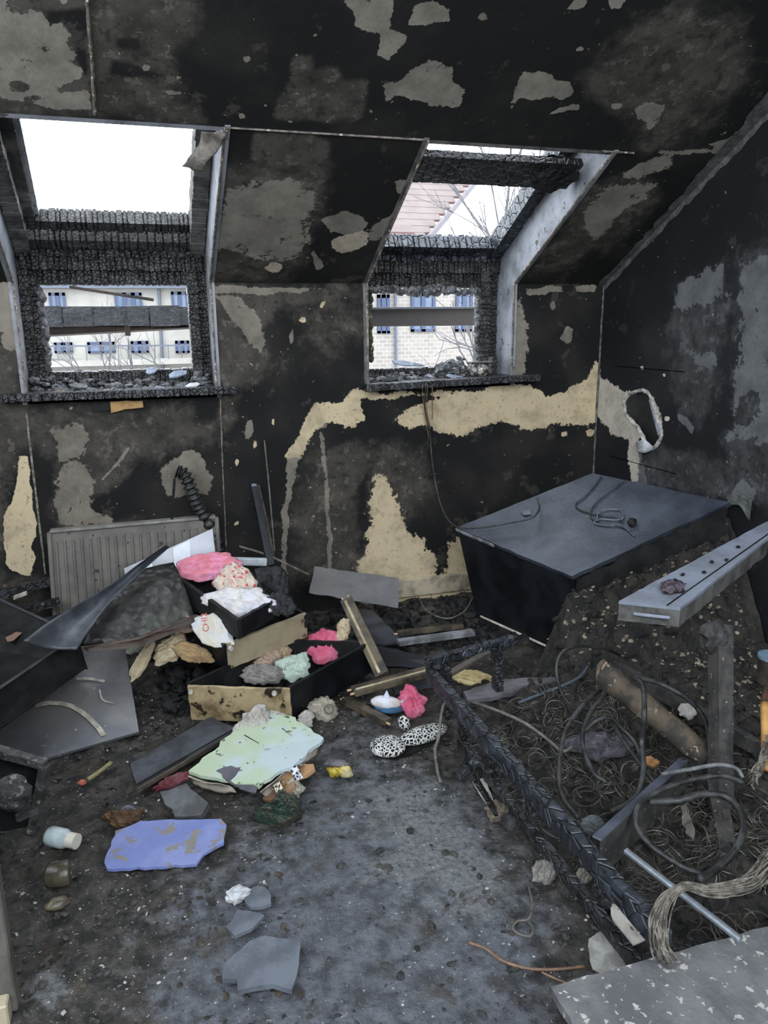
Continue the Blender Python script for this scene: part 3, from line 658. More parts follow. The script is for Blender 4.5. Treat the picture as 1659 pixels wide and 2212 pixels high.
# ------------------------------------------------------------------ debris lying on the sills
DEB = {'grey': ASHY, 'blue': mat('blue_ash_flake', (.24, .28, .36), (.10, .12, .16), 18, rough=.6, bump=.4), 'white': mat('white_flake', (.55, .56, .58), (.30, .30, .31), 14, rough=.7), 'tan': mat('tan_flake', (.38, .27, .16), (.20, .14, .09), 14, rough=.7), 'black': SOOT}
def flake(px, py, y, w, h, d, key, sd, label, cat='debris', name='plaster_flake', group=None):
    p = ony(px, py, y); rs = np.random.RandomState(sd); a = rs.uniform(-.5, .5)
    t = np.array([math.cos(a), math.sin(a) * .5, rs.uniform(-.25, .25)]); n = nrm([rs.uniform(-.3, .3), -rs.uniform(.2, 1), 1]); b = nrm(np.cross(n, t))
    P = []
    for i in range(7):
        q = 2 * math.pi * i / 7; r = rs.uniform(.65, 1.15); P.append(p + t * w * r * math.cos(q) + b * h * r * math.sin(q))
    V = np.array(P + [v - n * d for v in P]); Fc = [tuple(range(7)), tuple(range(13, 6, -1))] + [(i, 7 + i, 7 + (i + 1) % 7, (i + 1) % 7) for i in range(7)]
    V[:, 2] += max(0, ZSILL + .016 - V[:, 2].min())
    return obj(name, (V, Fc), DEB[key], label=label, cat=cat, group=group)
def rubble_line(name, xa, xb, ya, yb, z, sz, nn, sd, m, hmap=None):
    rs = np.random.RandomState(sd); parts = []
    for i in range(nn):
        s = rs.uniform(.4, 1) * sz; x = rs.uniform(xa, xb); y = rs.uniform(ya, yb); zz = z + (hmap(x, y) if hmap else 0) * rs.uniform(.2, 1)
        parts.append(lump((x, y, zz + s * .4), (s, 0, 0), (0, s, 0), (0, 0, s * rs.uniform(.4, .9)), .6, 1.7, rs.randint(9999), 1))
    return join(*parts)
obj('sill_rubble', rubble_line('r', W1[0] + .02, W1[1] - .02, 4.00, 4.18, ZSILL + .014, .028, 230, 1, ASHY, lambda x, y: .10 * (y - 4.0) / .18 + .05 * max(0, abs(x + .05) - .3) / .13), ASHY, label='heap of ashy rubble along the sill of the left window', cat='rubble', kind='stuff')
obj('sill_rubble', rubble_line('r', W2[0] + .02, W2[1] - .15, 4.02, 4.18, ZSILL + .014, .024, 170, 2, ASHY, lambda x, y: .06 * (y - 4.0) / .18 + .06 * max(0, x - 1.6) / .2), ASHY, label='black rubble and ash along the sill of the right window', cat='rubble', kind='stuff')
flake(285, 846, 3.97, .05, .02, .006, 'blue', 1, 'pale blue scrap lying in the middle of the left window sill')
flake(300, 846, 3.965, .02, .016, .006, 'white', 2, 'small white scrap on the left window sill beside a blue one')
flake(228, 843, 3.97, .02, .014, .005, 'tan', 3, 'tan curled scrap on the left window sill')
flake(345, 843, 3.97, .045, .02, .006, 'blue', 4, 'pale blue flake toward the right of the left window sill')
flake(415, 833, 3.98, .045, .02, .005, 'white', 5, 'white flake at the right end of the left window sill')
flake(170, 832, 4.02, .06, .035, .008, 'grey', 6, 'large grey flake lying on the left part of the left sill')
flake(325, 800, 4.1, .035, .03, .008, 'blue', 7, 'blue-grey flake leaning on rubble in the left window')
flake(385, 806, 4.06, .06, .03, .008, 'blue', 8, 'broad blue-grey flake by the right jamb of the left window')
flake(130, 846, 3.97, .05, .02, .006, 'tan', 9, 'tan shards at the left end of the left window sill')
flake(928, 812, 3.98, .018, .016, .004, 'blue', 10, 'small bluish chip in the middle of the right window sill')
flake(985, 815, 3.99, .06, .02, .005, 'blue', 11, 'shiny bluish flake on the right window sill near the tin')
flake(845, 820, 3.98, .06, .02, .012, 'black', 12, 'dark flat slab on the left of the right window sill')
flake(880, 785, 4.08, .10, .02, .006, 'blue', 13, 'long bluish char flake across the back of the right sill')
# burnt tin box on the right sill
tb = thing('tin_box', 'burnt tin box with a charred black back standing on the right window sill', 'tin', (1.84, 4.0, ZSILL + .012))
obj('body', lump((1.84, 4.0, ZSILL + .065), (.07, 0, 0), (0, .04, 0), (0, 0, .052), .25, 3, 4, 4, .1), mat('burnt_tin', (.30, .27, .24), (.03, .03, .03), 22, .42, .52, rough=.4, metal=.3, bump=.6, c3=(.6, .55, .5), s3=30, t3=.62), tb, smooth=True)
obj('lid', box(1.775, 1.905, 3.965, 4.04, ZSILL + .108, ZSILL + .118), STEEL, tb)
obj('charred_back', charbeam((1.925, 4.02, ZSILL + .014), (1.93, 4.02, ZSILL + .14), .05, .03, up=(1, 0, 0), seed=3), CHAR, tb)
obj('ash_heap', lump((1.70, 4.07, ZSILL + .06), (.09, 0, 0), (0, .06, 0), (0, 0, .055), .4, 2.4, 7, 4, .25), ASHY, label='mound of crumbled ash beside the tin box on the right sill', cat='ash')
# scorched cardboard tucked under the left sill
cbd = mat('scorched_cardboard', (.42, .25, .10), (.26, .15, .06), 10, rough=.8)
obj('cardboard_scrap', slab([ony(238, 868, D - .014), ony(308, 866, D - .014), ony(310, 880, D - .014), ony(270, 884, D - .014), ony(240, 892, D - .014)], .004, .004, 2), cbd, label='torn orange-brown cardboard scrap under the left window sill', cat='cardboard')
obj('black_gap_board', slab([ony(195, 872, D - .006), ony(238, 870, D - .006), ony(236, 886, D - .006), ony(196, 890, D - .006)], .004, .002, 2), SOOT, label='flat black strip beside the cardboard under the left sill', cat='board')  # thin black strip set into the gap beside the cardboard

# eaves beams outside
BRN = mat('brown_soffit', (.045, .026, .018), (.028, .018, .013), 6, rough=.7)
eb = thing('eaves_beam', 'charred eaves beam with brown underside outside the left window', 'beam', (0, 4.6, 1.5))
obj('charred_face', charbeam(ony(60, 684, 4.62), ony(420, 682, 4.62), .10, .105, seed=4, block=.12, depth=.05), char_mat('charred_eaves', (.010, .011, .014), (.035, .038, .046), 40, .5), eb)
obj('soffit', slab([ony(60, 703, 4.66), ony(430, 698, 4.66), ony(430, 710, 4.63), ony(60, 730, 4.66)], .03), BRN, eb)
obj('bracket', box(-.03, .0, 4.6, 4.66, ony(255, 718, 4.63)[2] - .02, ony(255, 700, 4.63)[2]), BRN, eb)
eb2 = thing('eaves_beam', 'smooth dark brown beam crossing outside the right window', 'beam', (1.6, 4.6, 1.5))
obj('board', bar(ony(770, 686, 4.62), ony(1060, 684, 4.62), .04, .108), mat('dark_brown_beam', (.014, .010, .009), (.022, .015, .012), 6, rough=.6), eb2)
obj('top_edge', bar(ony(770, 666, 4.60), ony(1060, 664, 4.60), .06, .012), mat('blue_grey_lead', (.05, .055, .07), (.03, .033, .04), 8, rough=.5), eb2)

# ================================================================== outside
EXT_W = mat('pale_render', (.30, .285, .26), (.26, .245, .225), 1.2, rough=.9, bump=0)
EXT_B = mat('pale_blue_frame', (.030, .045, .10), rough=.5, bump=0)
EXT_G = mat('bright_pane', (.10, .14, .21), (.07, .10, .15), .8, rough=.15, bump=0)
EXT_P = mat('drain_pipe', (.07, .08, .11), rough=.5, bump=0)
obj('ground', box(-60, 60, 6.5, 90, -6.2, -6.0, 0), mat('outdoor_paving', (.25, .245, .235), (.2, .195, .19), .5, rough=.9, bump=0), kind='structure')
YE = 40.0
b1 = thing('apartment_building', 'cream rendered apartment building with blue framed windows seen through the left window', 'building', (-6, YE, -6))
tl = ony(-300, 617, YE); tr = ony(640, 617, YE)
wallq = (np.array([(tl[0], YE, -6), (tr[0], YE, -6), (tr[0], YE, tl[2]), (tl[0], YE, tl[2]), (tl[0], YE + 8, -6), (tr[0], YE + 8, -6), (tr[0], YE + 8, tl[2]), (tl[0], YE + 8, tl[2])]), [(0, 1, 2, 3), (5, 4, 7, 6), (4, 0, 3, 7), (1, 5, 6, 2), (3, 2, 6, 7)])
obj('wall', wallq, EXT_W, b1)
obj('gutter', box(tl[0] - .3, tr[0] + .3, YE - .45, YE + .1, tl[2] - .1, tl[2] + .12, 0), EXT_P, b1)
obj('roof', (np.array([(tl[0], YE - .4, tl[2] + .1), (tr[0], YE - .4, tl[2] + .1), (tr[0], YE + 4, tl[2] + .9), (tl[0], YE + 4, tl[2] + .9), (tl[0], YE + 8, tl[2] + .1), (tr[0], YE + 8, tl[2] + .1)]), [(0, 1, 2, 3), (3, 2, 5, 4)]), mat('pale_slate_roof', (.5, .5, .52), rough=.8, bump=0), b1)
def ewin(root, x0, y0, x1, y1, YY, mull, frame=EXT_B):
    a = ony(x0, y0, YY - .06); c = ony(x1, y1, YY - .06)
    wf = obj('window', join(box(a[0], a[0] + .12, YY - .1, YY, c[2], a[2], 0), box(c[0] - .12, c[0], YY - .1, YY, c[2], a[2], 0), box(a[0], c[0], YY - .1, YY, a[2] - .14, a[2], 0), box(a[0], c[0], YY - .1, YY, c[2], c[2] + .1, 0),
             *[box(a[0] + (c[0] - a[0]) * m - .09, a[0] + (c[0] - a[0]) * m + .09, YY - .1, YY, c[2], a[2], 0) for m in mull]), frame, root)
    edges = [0] + list(mull) + [1]
    for k in range(len(edges) - 1):
        xa = a[0] + (c[0] - a[0]) * edges[k] + .1; xb = a[0] + (c[0] - a[0]) * edges[k + 1] - .1
        obj('pane', box(xa, xb, YY - .04, YY - .01, c[2] + .1, a[2] - .14, 0), EXT_G, wf)
ewin(b1, 104, 632, 147, 700, YE, [.52]); ewin(b1, 246, 632, 311, 700, YE, [.36, .68]); ewin(b1, 369, 630, 410, 700, YE, [.5]); ewin(b1, 18, 632, 62, 700, YE, [.5])
ewin(b1, 116, 740, 158, 762, YE, [.5]); ewin(b1, 188, 739, 250, 762, YE, [.5]); ewin(b1, 282, 737, 322, 762, YE, [.5]); ewin(b1, 378, 736, 410, 762, YE, [.5])
obj('drainpipe', cylinder(ony(343, 617, YE - .15), ony(352, 800, YE - .15), .07, sides=8), EXT_P, b1)
ra = ony(60, 748, YE - 1.2); rb = ony(420, 746, YE - 1.2)
obj('balcony_rail', bar(ra, rb, .05, .07), EXT_P, b1)
for k in range(13):
    q = ra + (rb - ra) * (k / 12.0); obj('baluster', box(q[0] - .02, q[0] + .02, YE - 1.22, YE - 1.18, q[2] - .7, q[2], 0), EXT_P, b1)
obj('balcony_slab', box(ra[0], rb[0], YE - 1.3, YE, ra[2] - .95, ra[2] - .7, 0), EXT_W, b1)
# brick building behind the right window
YR = 30.0
BRICK = None
m, nt, bb = _mk('pale_brick'); tb_ = _n(nt, 'ShaderNodeTexBrick'); tb_.inputs['Color1'].default_value = (.24, .21, .185, 1); tb_.inputs['Color2'].default_value = (.19, .165, .145, 1); tb_.inputs['Mortar'].default_value = (.30, .29, .28, 1); tb_.inputs['Scale'].default_value = 1.6
mp = _n(nt, 'ShaderNodeMapping'); mp.inputs['Rotation'].default_value = (math.pi / 2, 0, 0); nt.links.new(_coord(nt), mp.inputs['Vector']); nt.links.new(mp.outputs[0], tb_.inputs['Vector']); nt.links.new(tb_.outputs['Color'], bb.inputs['Base Color']); BRICK = m
b2 = thing('brick_house', 'pale brick house with a tiled roof seen through the right window', 'house', (8, YR, -6))
hl = ony(790, 560, YR); hr = ony(1150, 560, YR); zt = 4.6
obj('wall', (np.array([(hl[0], YR, -6), (hr[0], YR, -6), (hr[0], YR, zt), (hl[0], YR, zt), (hl[0], YR + 7, -6), (hr[0], YR + 7, -6), (hr[0], YR + 7, zt), (hl[0], YR + 7, zt)]), wallq[1]), BRICK, b2)
ewin(b2, 815, 636, 842, 720, YR, [.5]); ewin(b2, 888, 632, 940, 716, YR, [.5]); ewin(b2, 985, 632, 1020, 716, YR, [.5])
obj('drainpipe', cylinder(ony(854, 560, YR - .1), ony(856, 800, YR - .1), .06, sides=8), EXT_P, b2)
# its tiled roof: courses of tiles climbing to a sloping verge, each course a strip of its own
TILE = mat('dull_red_roof_tile', (.135, .105, .098), (.115, .088, .082), .9, rough=.8, bump=0); TILED = mat('red_tile_shade', (.10, .045, .04), rough=.8, bump=0)  # tile colour, and a dark red painting the shade below each course
e0 = ony(760, 545, YR - .6); v0 = ony(905, 540, YR - .6)
RY0 = YR - .6; zr0 = e0[2]
apex = None
for k in range(16):
    y = RY0 + k * .42; z = zr0 + k * .30; py0 = 540 - k * 7.6; xe = ony(903 + k * 10.2, py0, y)[0]; xs = ony(700, py0, y)[0]
    V, Fc = obox(((xs + xe) / 2, y + .25, z + .16), ((xe - xs) / 2, 0, 0), (0, .28, .19), (0, -.03, .045), 0); tc_ = obj('tile_course', (V, Fc), TILE, b2); obj('tile_shade_line', box(xs, xe, y - .06, y - .02, z - .08, z + .0, 0), TILED, tc_)  # dark strip under each course paints its shading line
pa = ony(903, 542, RY0); pb = ony(903 + 16 * 10.2, 540 - 16 * 7.6, RY0 + 16 * .42)
obj('verge_board', bar(pa + np.array([.1, 0, .1]), np.array([pb[0] + .1, pb[1], zr0 + 16 * .3 + .2]), .12, .22), mat('verge_board', (.12, .105, .115), rough=.8, bump=0), b2)
q0 = ony(780, 548, 28.6); q1 = ony(912, 548, 28.6)
obj('bay_wall', box(q0[0], q1[0], 28.9, YR, q0[2] - .5, q0[2], 0), EXT_W, b2)
for k in range(4):
    tc_ = obj('bay_tile_course', obox(((q0[0] + q1[0]) / 2, 28.75 + k * .32, q0[2] + .1 + k * .30), ((q1[0] - q0[0]) / 2, 0, 0), (0, .20, .16), (0, -.03, .05), 0), TILE, b2)
    obj('tile_shade_line', box(q0[0], q1[0], 28.50 + k * .32, 28.55 + k * .32, q0[2] - .1 + k * .30, q0[2] - .02 + k * .30, 0), TILED, tc_)  # painted shading line under the bay tiles

# bare trees
TREE = mat('hazed_bare_branch', (.055, .053, .058), (.085, .08, .082), 2, rough=.9, bump=0)  # branch tone lightened to paint in the outdoor haze
def tree(base, hgt, sd, label, spread=.5):
    rs = np.random.RandomState(sd); t = thing('bare_tree', label, 'tree', base, 'bare trees outside the windows')
    trunk = []; br = []
    def grow(p, d, L, r, depth):
        n = 4; pts = [p]; q = p.copy(); dd = d.copy()
        for i in range(n):
            dd = nrm(dd + rs.normal(0, .10, 3) + np.array([0, 0, .04])); q = q + dd * L / n; pts.append(q.copy())
        (trunk if depth == 0 else br).append(tube(np.array(pts), r, 5 if depth < 2 else 3, False, 1, lambda u: 1 - .45 * u))
        if depth >= 5: return
        for k in range(3 if depth < 4 else 2):
            a = rs.uniform(.35, 1.0); i = rs.randint(2, n + 1); nd = nrm(dd + spread * rs.normal(0, 1, 3) * a + np.array([0, 0, .15])); grow(pts[i], nd, L * rs.uniform(.6, .8), r * .62, depth + 1)
    grow(np.array(base, float), np.array([0, 0, 1.0]), hgt * .32, hgt * .0095, 0)
    obj('trunk', join(*trunk), TREE, t); obj('branches', join(*br), TREE, t)
p = ony(1010, 600, 17.0); tree((p[0], 17.0, -6), 15.2, 3, 'bare branching tree in front of the brick house outside the right window', .55)
p = ony(330, 740, 22.0); tree((p[0], 22.0, -6), 10.5, 5, 'bare tree in front of the cream building outside the left window', .55)
p = ony(1075, 600, 23.5); tree((p[0], 23.5, -6), 16.5, 14, 'second bare tree behind the right skylight', .5)
p = ony(1000, 700, 12.0); tree((p[0], 12.0, -6), 9.0, 8, 'nearer bare tree low behind the right window beam', .6)
# ================================================================== large furniture
# ---- toppled chest in the right corner
cA, cB, cC, cD = onz(985, 1140, .515), onz(1280, 1022, .735), onz(1580, 1085, .74), onz(1235, 1245, .43)
cC = onx(1578, 1085, 2.535); cB = (lambda d, n: CAM + d * (np.dot(cA - CAM, n) / np.dot(d, n)))(ray(1280, 1022), np.cross(cC - cA, cD - cA))
cE, cF = np.array([1.661, 3.546, .012]), np.array([1.883, 2.896, .012])
ch = thing('chest_of_drawers', 'black burnt chest of drawers tipped over in the right corner', 'chest', (2.1, 3.2, 0))
CHTOP = mat('chest_top_sheen', (.024, .029, .041), (.062, .072, .094), 5, .35, .7, rough=.38, bump=.25, bscale=60, c3=(.22, .23, .25), s3=70, t3=.70)  # blue window light mixed into the colour along with dust
upn = nrm(np.cross(cB - cA, cD - cA)); upn = upn if upn[2] > 0 else -upn
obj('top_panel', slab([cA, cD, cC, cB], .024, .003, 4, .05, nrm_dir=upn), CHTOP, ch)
ins = lambda p, q, k: p + (q - p) * k
fA, fD = cA - upn * .026 + nrm(cB - cA) * .02, cD - upn * .026 + nrm(cC - cD) * .02
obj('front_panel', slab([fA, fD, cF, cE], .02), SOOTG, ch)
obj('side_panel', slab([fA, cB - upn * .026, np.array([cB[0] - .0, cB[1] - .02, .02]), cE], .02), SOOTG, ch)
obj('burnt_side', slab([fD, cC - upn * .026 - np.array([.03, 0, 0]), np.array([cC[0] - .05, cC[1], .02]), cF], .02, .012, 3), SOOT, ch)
obj('edge_strip', bar(ins(fA, fD, .09) - np.array([.006, 0.004, 0]), ins(cE, cF, .04) - np.array([.006, 0.004, 0]), .008, .008), mat('chest_edge', (.10, .085, .07), (.03, .03, .03), 30), ch)
obj('plinth_trim', bar(cE + np.array([-.012, -.03, .012]), cF + np.array([-.03, -.03, .004]), .01, .012), mat('pale_trim', (.62, .57, .50), (.40, .36, .31), 9, rough=.5), ch)
obj('top_edge_strip', bar(cA - upn * .012 - nrm(cB - cA) * .004, ins(cA, cD, .36) - upn * .012 - nrm(cB - cA) * .004, .006, .022, up=upn), mat('chalky_edge', (.30, .31, .33), (.12, .12, .13), 20), ch)

# ---- rubble mound in front of the chest and inside the bed
def dline(x, y, a, b):
    e = nrm((b - a)[:2]); return (x - a[0]) * e[1] - (y - a[1]) * e[0], ((x - a[0]) * e[0] + (y - a[1]) * e[1]) / np.linalg.norm((b - a)[:2])
def mound_h(x, y):
    P = np.stack([x * 6, y * 6, 0 * x], -1).reshape(-1, 3); n = fbm(P, 7, 4).reshape(np.shape(x)); n2 = fbm(P * 4, 9, 3).reshape(np.shape(x))
    d, t = dline(x, y, cD, cC); t = np.clip(t, -.2, 1.1); ztop = .38 + .30 * np.clip(t, 0, 1)
    heap = ztop * np.clip(1 - (d + .03) / .34, 0, 1) ** .8 * np.clip((t + .18) / .2, 0, 1) * (d > -.05)
    edge = np.clip((x - 1.08) / .18, 0, 1) * np.clip((y - 1.1) / .2, 0, 1) * np.clip((3.1 - y) / .35, 0, 1)
    base = (.045 + .05 * n + .02 * n2) * edge + .10 * np.clip((x - 1.75) / .5, 0, 1) * edge
    return np.maximum(base, heap + .035 * n2 * (heap > .02) + .03 * n * (heap > .02)) - .012
MOUND = mat('charred_rubble', (.010, .009, .008), (.035, .030, .024), 20, rough=.75, bump=.9, bscale=60, c3=(.14, .11, .08), s3=55, t3=.66)
gx = np.linspace(1.02, 2.56, 120); gy = np.linspace(1.12, 3.35, 170); GX, GY = np.meshgrid(gx, gy, indexing='ij'); GZ = mound_h(GX, GY)
V = np.stack([GX.ravel(), GY.ravel(), GZ.ravel()], 1); nv = len(gy)
Fc = [(i * nv + j, (i + 1) * nv + j, (i + 1) * nv + j + 1, i * nv + j + 1) for i in range(len(gx) - 1) for j in range(nv - 1) if GZ[i:i + 2, j:j + 2].max() > -.008]
MOUNDVF = (V, Fc)
def scatter(name, n, fn, s0, s1, m, seed, label, cat='rubble', flat=.5, sub=1, kind='stuff', raw=False):
    rs = np.random.RandomState(seed); parts = []
    while len(parts) < n:
        p = fn(rs)
        if p is None: continue
        s = s0 + (s1 - s0) * rs.rand() ** 2.5; a = rs.uniform(0, 6.28); c, q = math.cos(a) * s, math.sin(a) * s; e = rs.uniform(.4, 1)
        parts.append(lump(p + np.array([0, 0, s * .2]), (c, q, s * rs.uniform(-.4, .4)), (-q * e, c * e, s * rs.uniform(-.4, .4)), (0, 0, s * flat), .7, 1.8, rs.randint(9999), sub))
    return join(*parts) if raw else obj(name, join(*parts), m, label=label, cat=cat, kind=kind)
def on_mound(rs):
    x, y = rs.uniform(1.1, 2.5), rs.uniform(1.2, 3.1); h = float(mound_h(np.array([x]), np.array([y]))[0])
    return np.array([x, y, h]) if h > .02 else None
CH_ = scatter('', 1500, on_mound, .006, .035, MOUND, 3, '', flat=.6, raw=True)
def on_heap(rs):
    p = on_mound(rs); return p if p is not None and p[2] > .10 else None
PC_ = scatter('', 1100, on_heap, .003, .015, None, 4, '', raw=True)
ro_ = obj('charred_rubble', join(MOUNDVF, CH_, PC_), MOUND, label='mound of charred rubble filling the bed frame and heaped against the chest', cat='rubble', kind='stuff')
ro_.data.materials.append(mat('pale_chip', (.34, .28, .21), (.16, .13, .10), 30, rough=.8)); n0_ = len(MOUNDVF[1]) + len(CH_[1])
ro_.data.polygons.foreach_set('material_index', [0] * n0_ + [1] * len(PC_[1]))

# ---- grey plank resting across a post at the right
pk = thing('plank', 'broad blue-grey ash-dusted plank sloping up to the right wall', 'plank', (2, 2.2, .55))
PLK = mat('ash_dusted_plank', (.26, .285, .35), (.17, .185, .22), 7, .35, .7, rough=.6, bump=.3, bscale=50, c3=(.07, .06, .06), s3=24, t3=.70)
PLS = mat('scorched_plank_side', (.13, .125, .115), (.05, .048, .045), 9, rough=.75, bump=.4)
k1, k2, k3, k4 = onz(1337, 1298, .60), onz(1470, 1312, .60), onz(1659, 1163, .665), onz(1659, 1125, .69)
ext = lambda a, b, k: a + (b - a) * k
k3 = ext(k2, k3, 1.02); k4 = ext(k1, k4, 1.0); sdv = np.array([0, 0, -.072])
obj('top_face', slab([k1, k2, k3, k4], .012, .002, 3), PLK, pk)
obj('body', slab([ext(k1, k4, .002) + [0, 0, -.013], ext(k2, k3, .002) + [0, 0, -.013], k3 + [0, 0, -.013], k4 + [0, 0, -.013]], .062, .003, 5), PLS, pk)
obj('groove', bar(ext(k1, k2, .78) + [0, 0, .001], ext(k4, k3, .78) + [0, 0, .001], .004, .003), SOOT, pk)
obj('end_ridge', bar(ext(k1, k2, .25) + [-.004, -.004, -.04], ext(k1, k2, .85) + [-.004, -.004, -.04], .006, .012), PLK, pk)
pm = ext(ext(k1, k2, .45), ext(k4, k3, .45), .16)
mp_ = thing('melted_plastic', 'dark melted plastic blob stuck on the grey plank', 'plastic', pm)
MELT = mat('melted_plastic', (.05, .035, .04), (.16, .13, .16), 30, rough=.25, bump=.8)
obj('pool', slab([pm + [-.05, -.03, .004], pm + [.03, -.05, .004], pm + [.07, .06, .014], pm + [.0, .05, .010]], .006, .008, 3), mat('melt_pool_brown', (.03, .02, .02), rough=.4), mp_)  # thin dark brown sheet lying under the blob
obj('blob', lump(pm + [0.01, .0, .012], (.05, .04, 0), (-.02, .025, 0), (0, 0, .014), .5, 3, 4, 4, .2), MELT, mp_, smooth=True)
for i, (t, s) in enumerate(((.30, .3), (.37, .62), (.48, .45), (.55, .7), (.70, .5))):
    q = ext(ext(k1, k2, s), ext(k4, k3, s), t)
    obj('char_crumb', lump(q + [0, 0, .006], (.009, 0, 0), (0, .007, 0), (0, 0, .006), .5, 2, i, 2), SOOT, label=['small black crumb on the grey plank nearest the melted blob', 'char crumb near the lower edge of the grey plank', 'brown-black crumb in the middle of the grey plank', 'char crumb on the outer edge further up the grey plank', 'uppermost black crumb on the grey plank'][i], cat='crumb')
SPECK = mat('speckled_char_post', (.028, .026, .025), (.06, .055, .05), 18, rough=.7, bump=.6, c3=(.32, .30, .28), s3=60, t3=.66)
T0 = onz(1556, 1350, .535); B0 = onz(1558, 1760, .03)
po = thing('charred_post', 'speckled charred post propping up the grey plank', 'post', (B0[0], B0[1], 0))
obj('shaft', charbeam(B0, T0, .055, .055, up=(1, 0, 0), seed=6, block=.12, depth=.06, rough=.04), SPECK, po)
obj('burnt_cap', lump(T0 + [-.04, -.02, -.03], (.05, 0, 0), (0, .04, 0), (0, 0, .06), .5, 2.2, 6, 3), mat('ashy_cap', (.07, .068, .066), (.02, .02, .02), 30, bump=.9), po)
obj('foot_plank', charbeam(onz(1545, 1690, .10), onz(1580, 1880, .04), .05, .02, seed=8, block=.15, depth=.05), SPECK, po)

# ---- burnt bed frame
bd = thing('burnt_bed', 'charred black bed frame with slatted side standing in the rubble', 'bed', (1.0, 1.9, 0))
ZT = .255
r0, r1 = onz(927, 1440, ZT), onz(1440, 2015, ZT)
obj('side_rail', charbeam(r0 + [0, 0, -.028], r1 + [0, 0, -.028], .030, .055, seed=1, block=.07, depth=.04, rough=.03), CHARB, bd)
h0, h1 = onz(922, 1430, ZT + .02), onz(1112, 1380, ZT + .02)
obj('head_rail', charbeam(h0, h1, .035, .03, seed=2, block=.04, depth=.2), CHARB, bd)
obj('bottom_rail', charbeam(onz(1000, 1605, .045), onz(1385, 2095, .045), .028, .032, seed=3, block=.08, depth=.05, rough=.03), CHAR, bd)
for k, (xt, yt) in enumerate(((1000, 1520), (1062, 1595), (1150, 1700), (1305, 1868))):
    t = onz(xt, yt, ZT - .08); obj('post', charbeam(np.array([t[0] + .006, t[1], .0]), t, .034, .034, up=(1, 0, 0), seed=20 + k, block=.03, depth=.15), CHAR, bd)
for k, (xt, yt) in enumerate(((962, 1424), (1072, 1393))):
    t = onz(xt, yt, ZT + .005); obj('head_post', charbeam(np.array([t[0] + .02, t[1] + .01, .0]), t, .05 if k else .04, .035, up=(1, 0, 0), seed=30 + k, block=.022, depth=.2), CHAR, bd)
obj('far_rail', charbeam(onz(1330, 1440, .16), onz(1655, 1625, .13), .03, .05, seed=5, block=.06, depth=.1), SPECK, bd)
obj('foot_rail', charbeam(onz(1385, 2095, .06), onz(1500, 2050, .06), .03, .05, seed=7, block=.05), CHAR, bd)
obj('broken_slat', charbeam(onz(1000, 1640, .20), onz(1075, 1760, .02), .025, .012, seed=8, block=.08, depth=.05), CHAR, bd)
obj('broken_slat', charbeam(onz(995, 1685, .02), onz(1030, 1640, .09), .03, .015, seed=9, block=.08, depth=.05), CHARB, bd)

# ---- speckled board across the foreground corner
fb = onz(1190, 2150, .15); fc = onz(1659, 2018, .15)
FB = mat('white_speckled_board', (.10, .10, .105), (.17, .17, .172), 5, rough=.6, bump=.35, bscale=60, c3=(.45, .43, .40), s3=44, t3=.60)
edge = fc - fb
obj('footboard', slab([fb, fb + edge * 1.35, fb + edge * 1.35 + [-.05, -.75, .02], fb + [-.06, -.72, .02]], .022, .004, 2, .04), FB, label='grey board spattered with white plaster across the bottom right corner', cat='board')

# ---- door leaf at the left edge
dr = thing('door_1', None, None, (-.42, 1.66, 0), kind='structure')
dl = onz(42, 2170, 0.0)
obj('door_leaf', box(dl[0] - .75, dl[0], dl[1] - .02, dl[1] + .02, .0, 1.12, .004), mat('sooted_door', (.16, .145, .125), (.075, .07, .062), 8, .35, .65, rough=.7, bump=.3, c3=(.27, .24, .20), s3=12, t3=.60), dr)
obj('door_stop', box(dl[0] - .75, dl[0] - .012, dl[1] - .06, dl[1] - .02, .0, .06, .004), mat('pale_door_foot', (.5, .42, .30), rough=.7), dr)

# ---- radiator under the left window
rd = thing('radiator', 'grey steel panel radiator tilted under the left window', 'radiator', (0, 3.86, 0))
RADM = mat('sooted_radiator', (.17, .155, .135), (.10, .092, .082), 6, .35, .68, rough=.6, bump=.2, c3=(.025, .022, .02), s3=26, t3=.64)
ra0, ra1 = ony(108, 1150, 3.87), ony(466, 1118, 3.87); rb0, rb1 = ony(122, 1345, 3.83), ony(478, 1318, 3.83)
obj('panel', slab([ra0, ra1, rb1, rb0], .02, 0, 0, nrm_dir=(0, -1, 0)), RADM, rd)
for k in range(20):
    t = (k + .6) / 20.2; a = ext(ra0, ra1, t); b = ext(rb0, rb1, t); a, b = ext(a, b, .09), ext(a, b, .95)
    obj('flute', bar(a + [0, -.001, 0], b + [0, -.001, 0], .016, .012, up=(0, -1, 0), bev=.005), RADM, rd)
obj('top_grille', bar(ra0 + [0, .012, .004], ra1 + [0, .012, .004], .05, .014), mat('radiator_top', (.26, .245, .22), (.17, .16, .14), 12, rough=.5), rd)
obj('end_cap', bar(ra1 + [.004, .01, .0], rb1 + [.004, .01, 0], .02, .05, up=(0, -1, 0)), RADM, rd)
obj('end_cap', bar(ra0 + [-.004, .01, .0], rb0 + [-.004, .01, 0], .02, .05, up=(0, -1, 0)), RADM, rd)
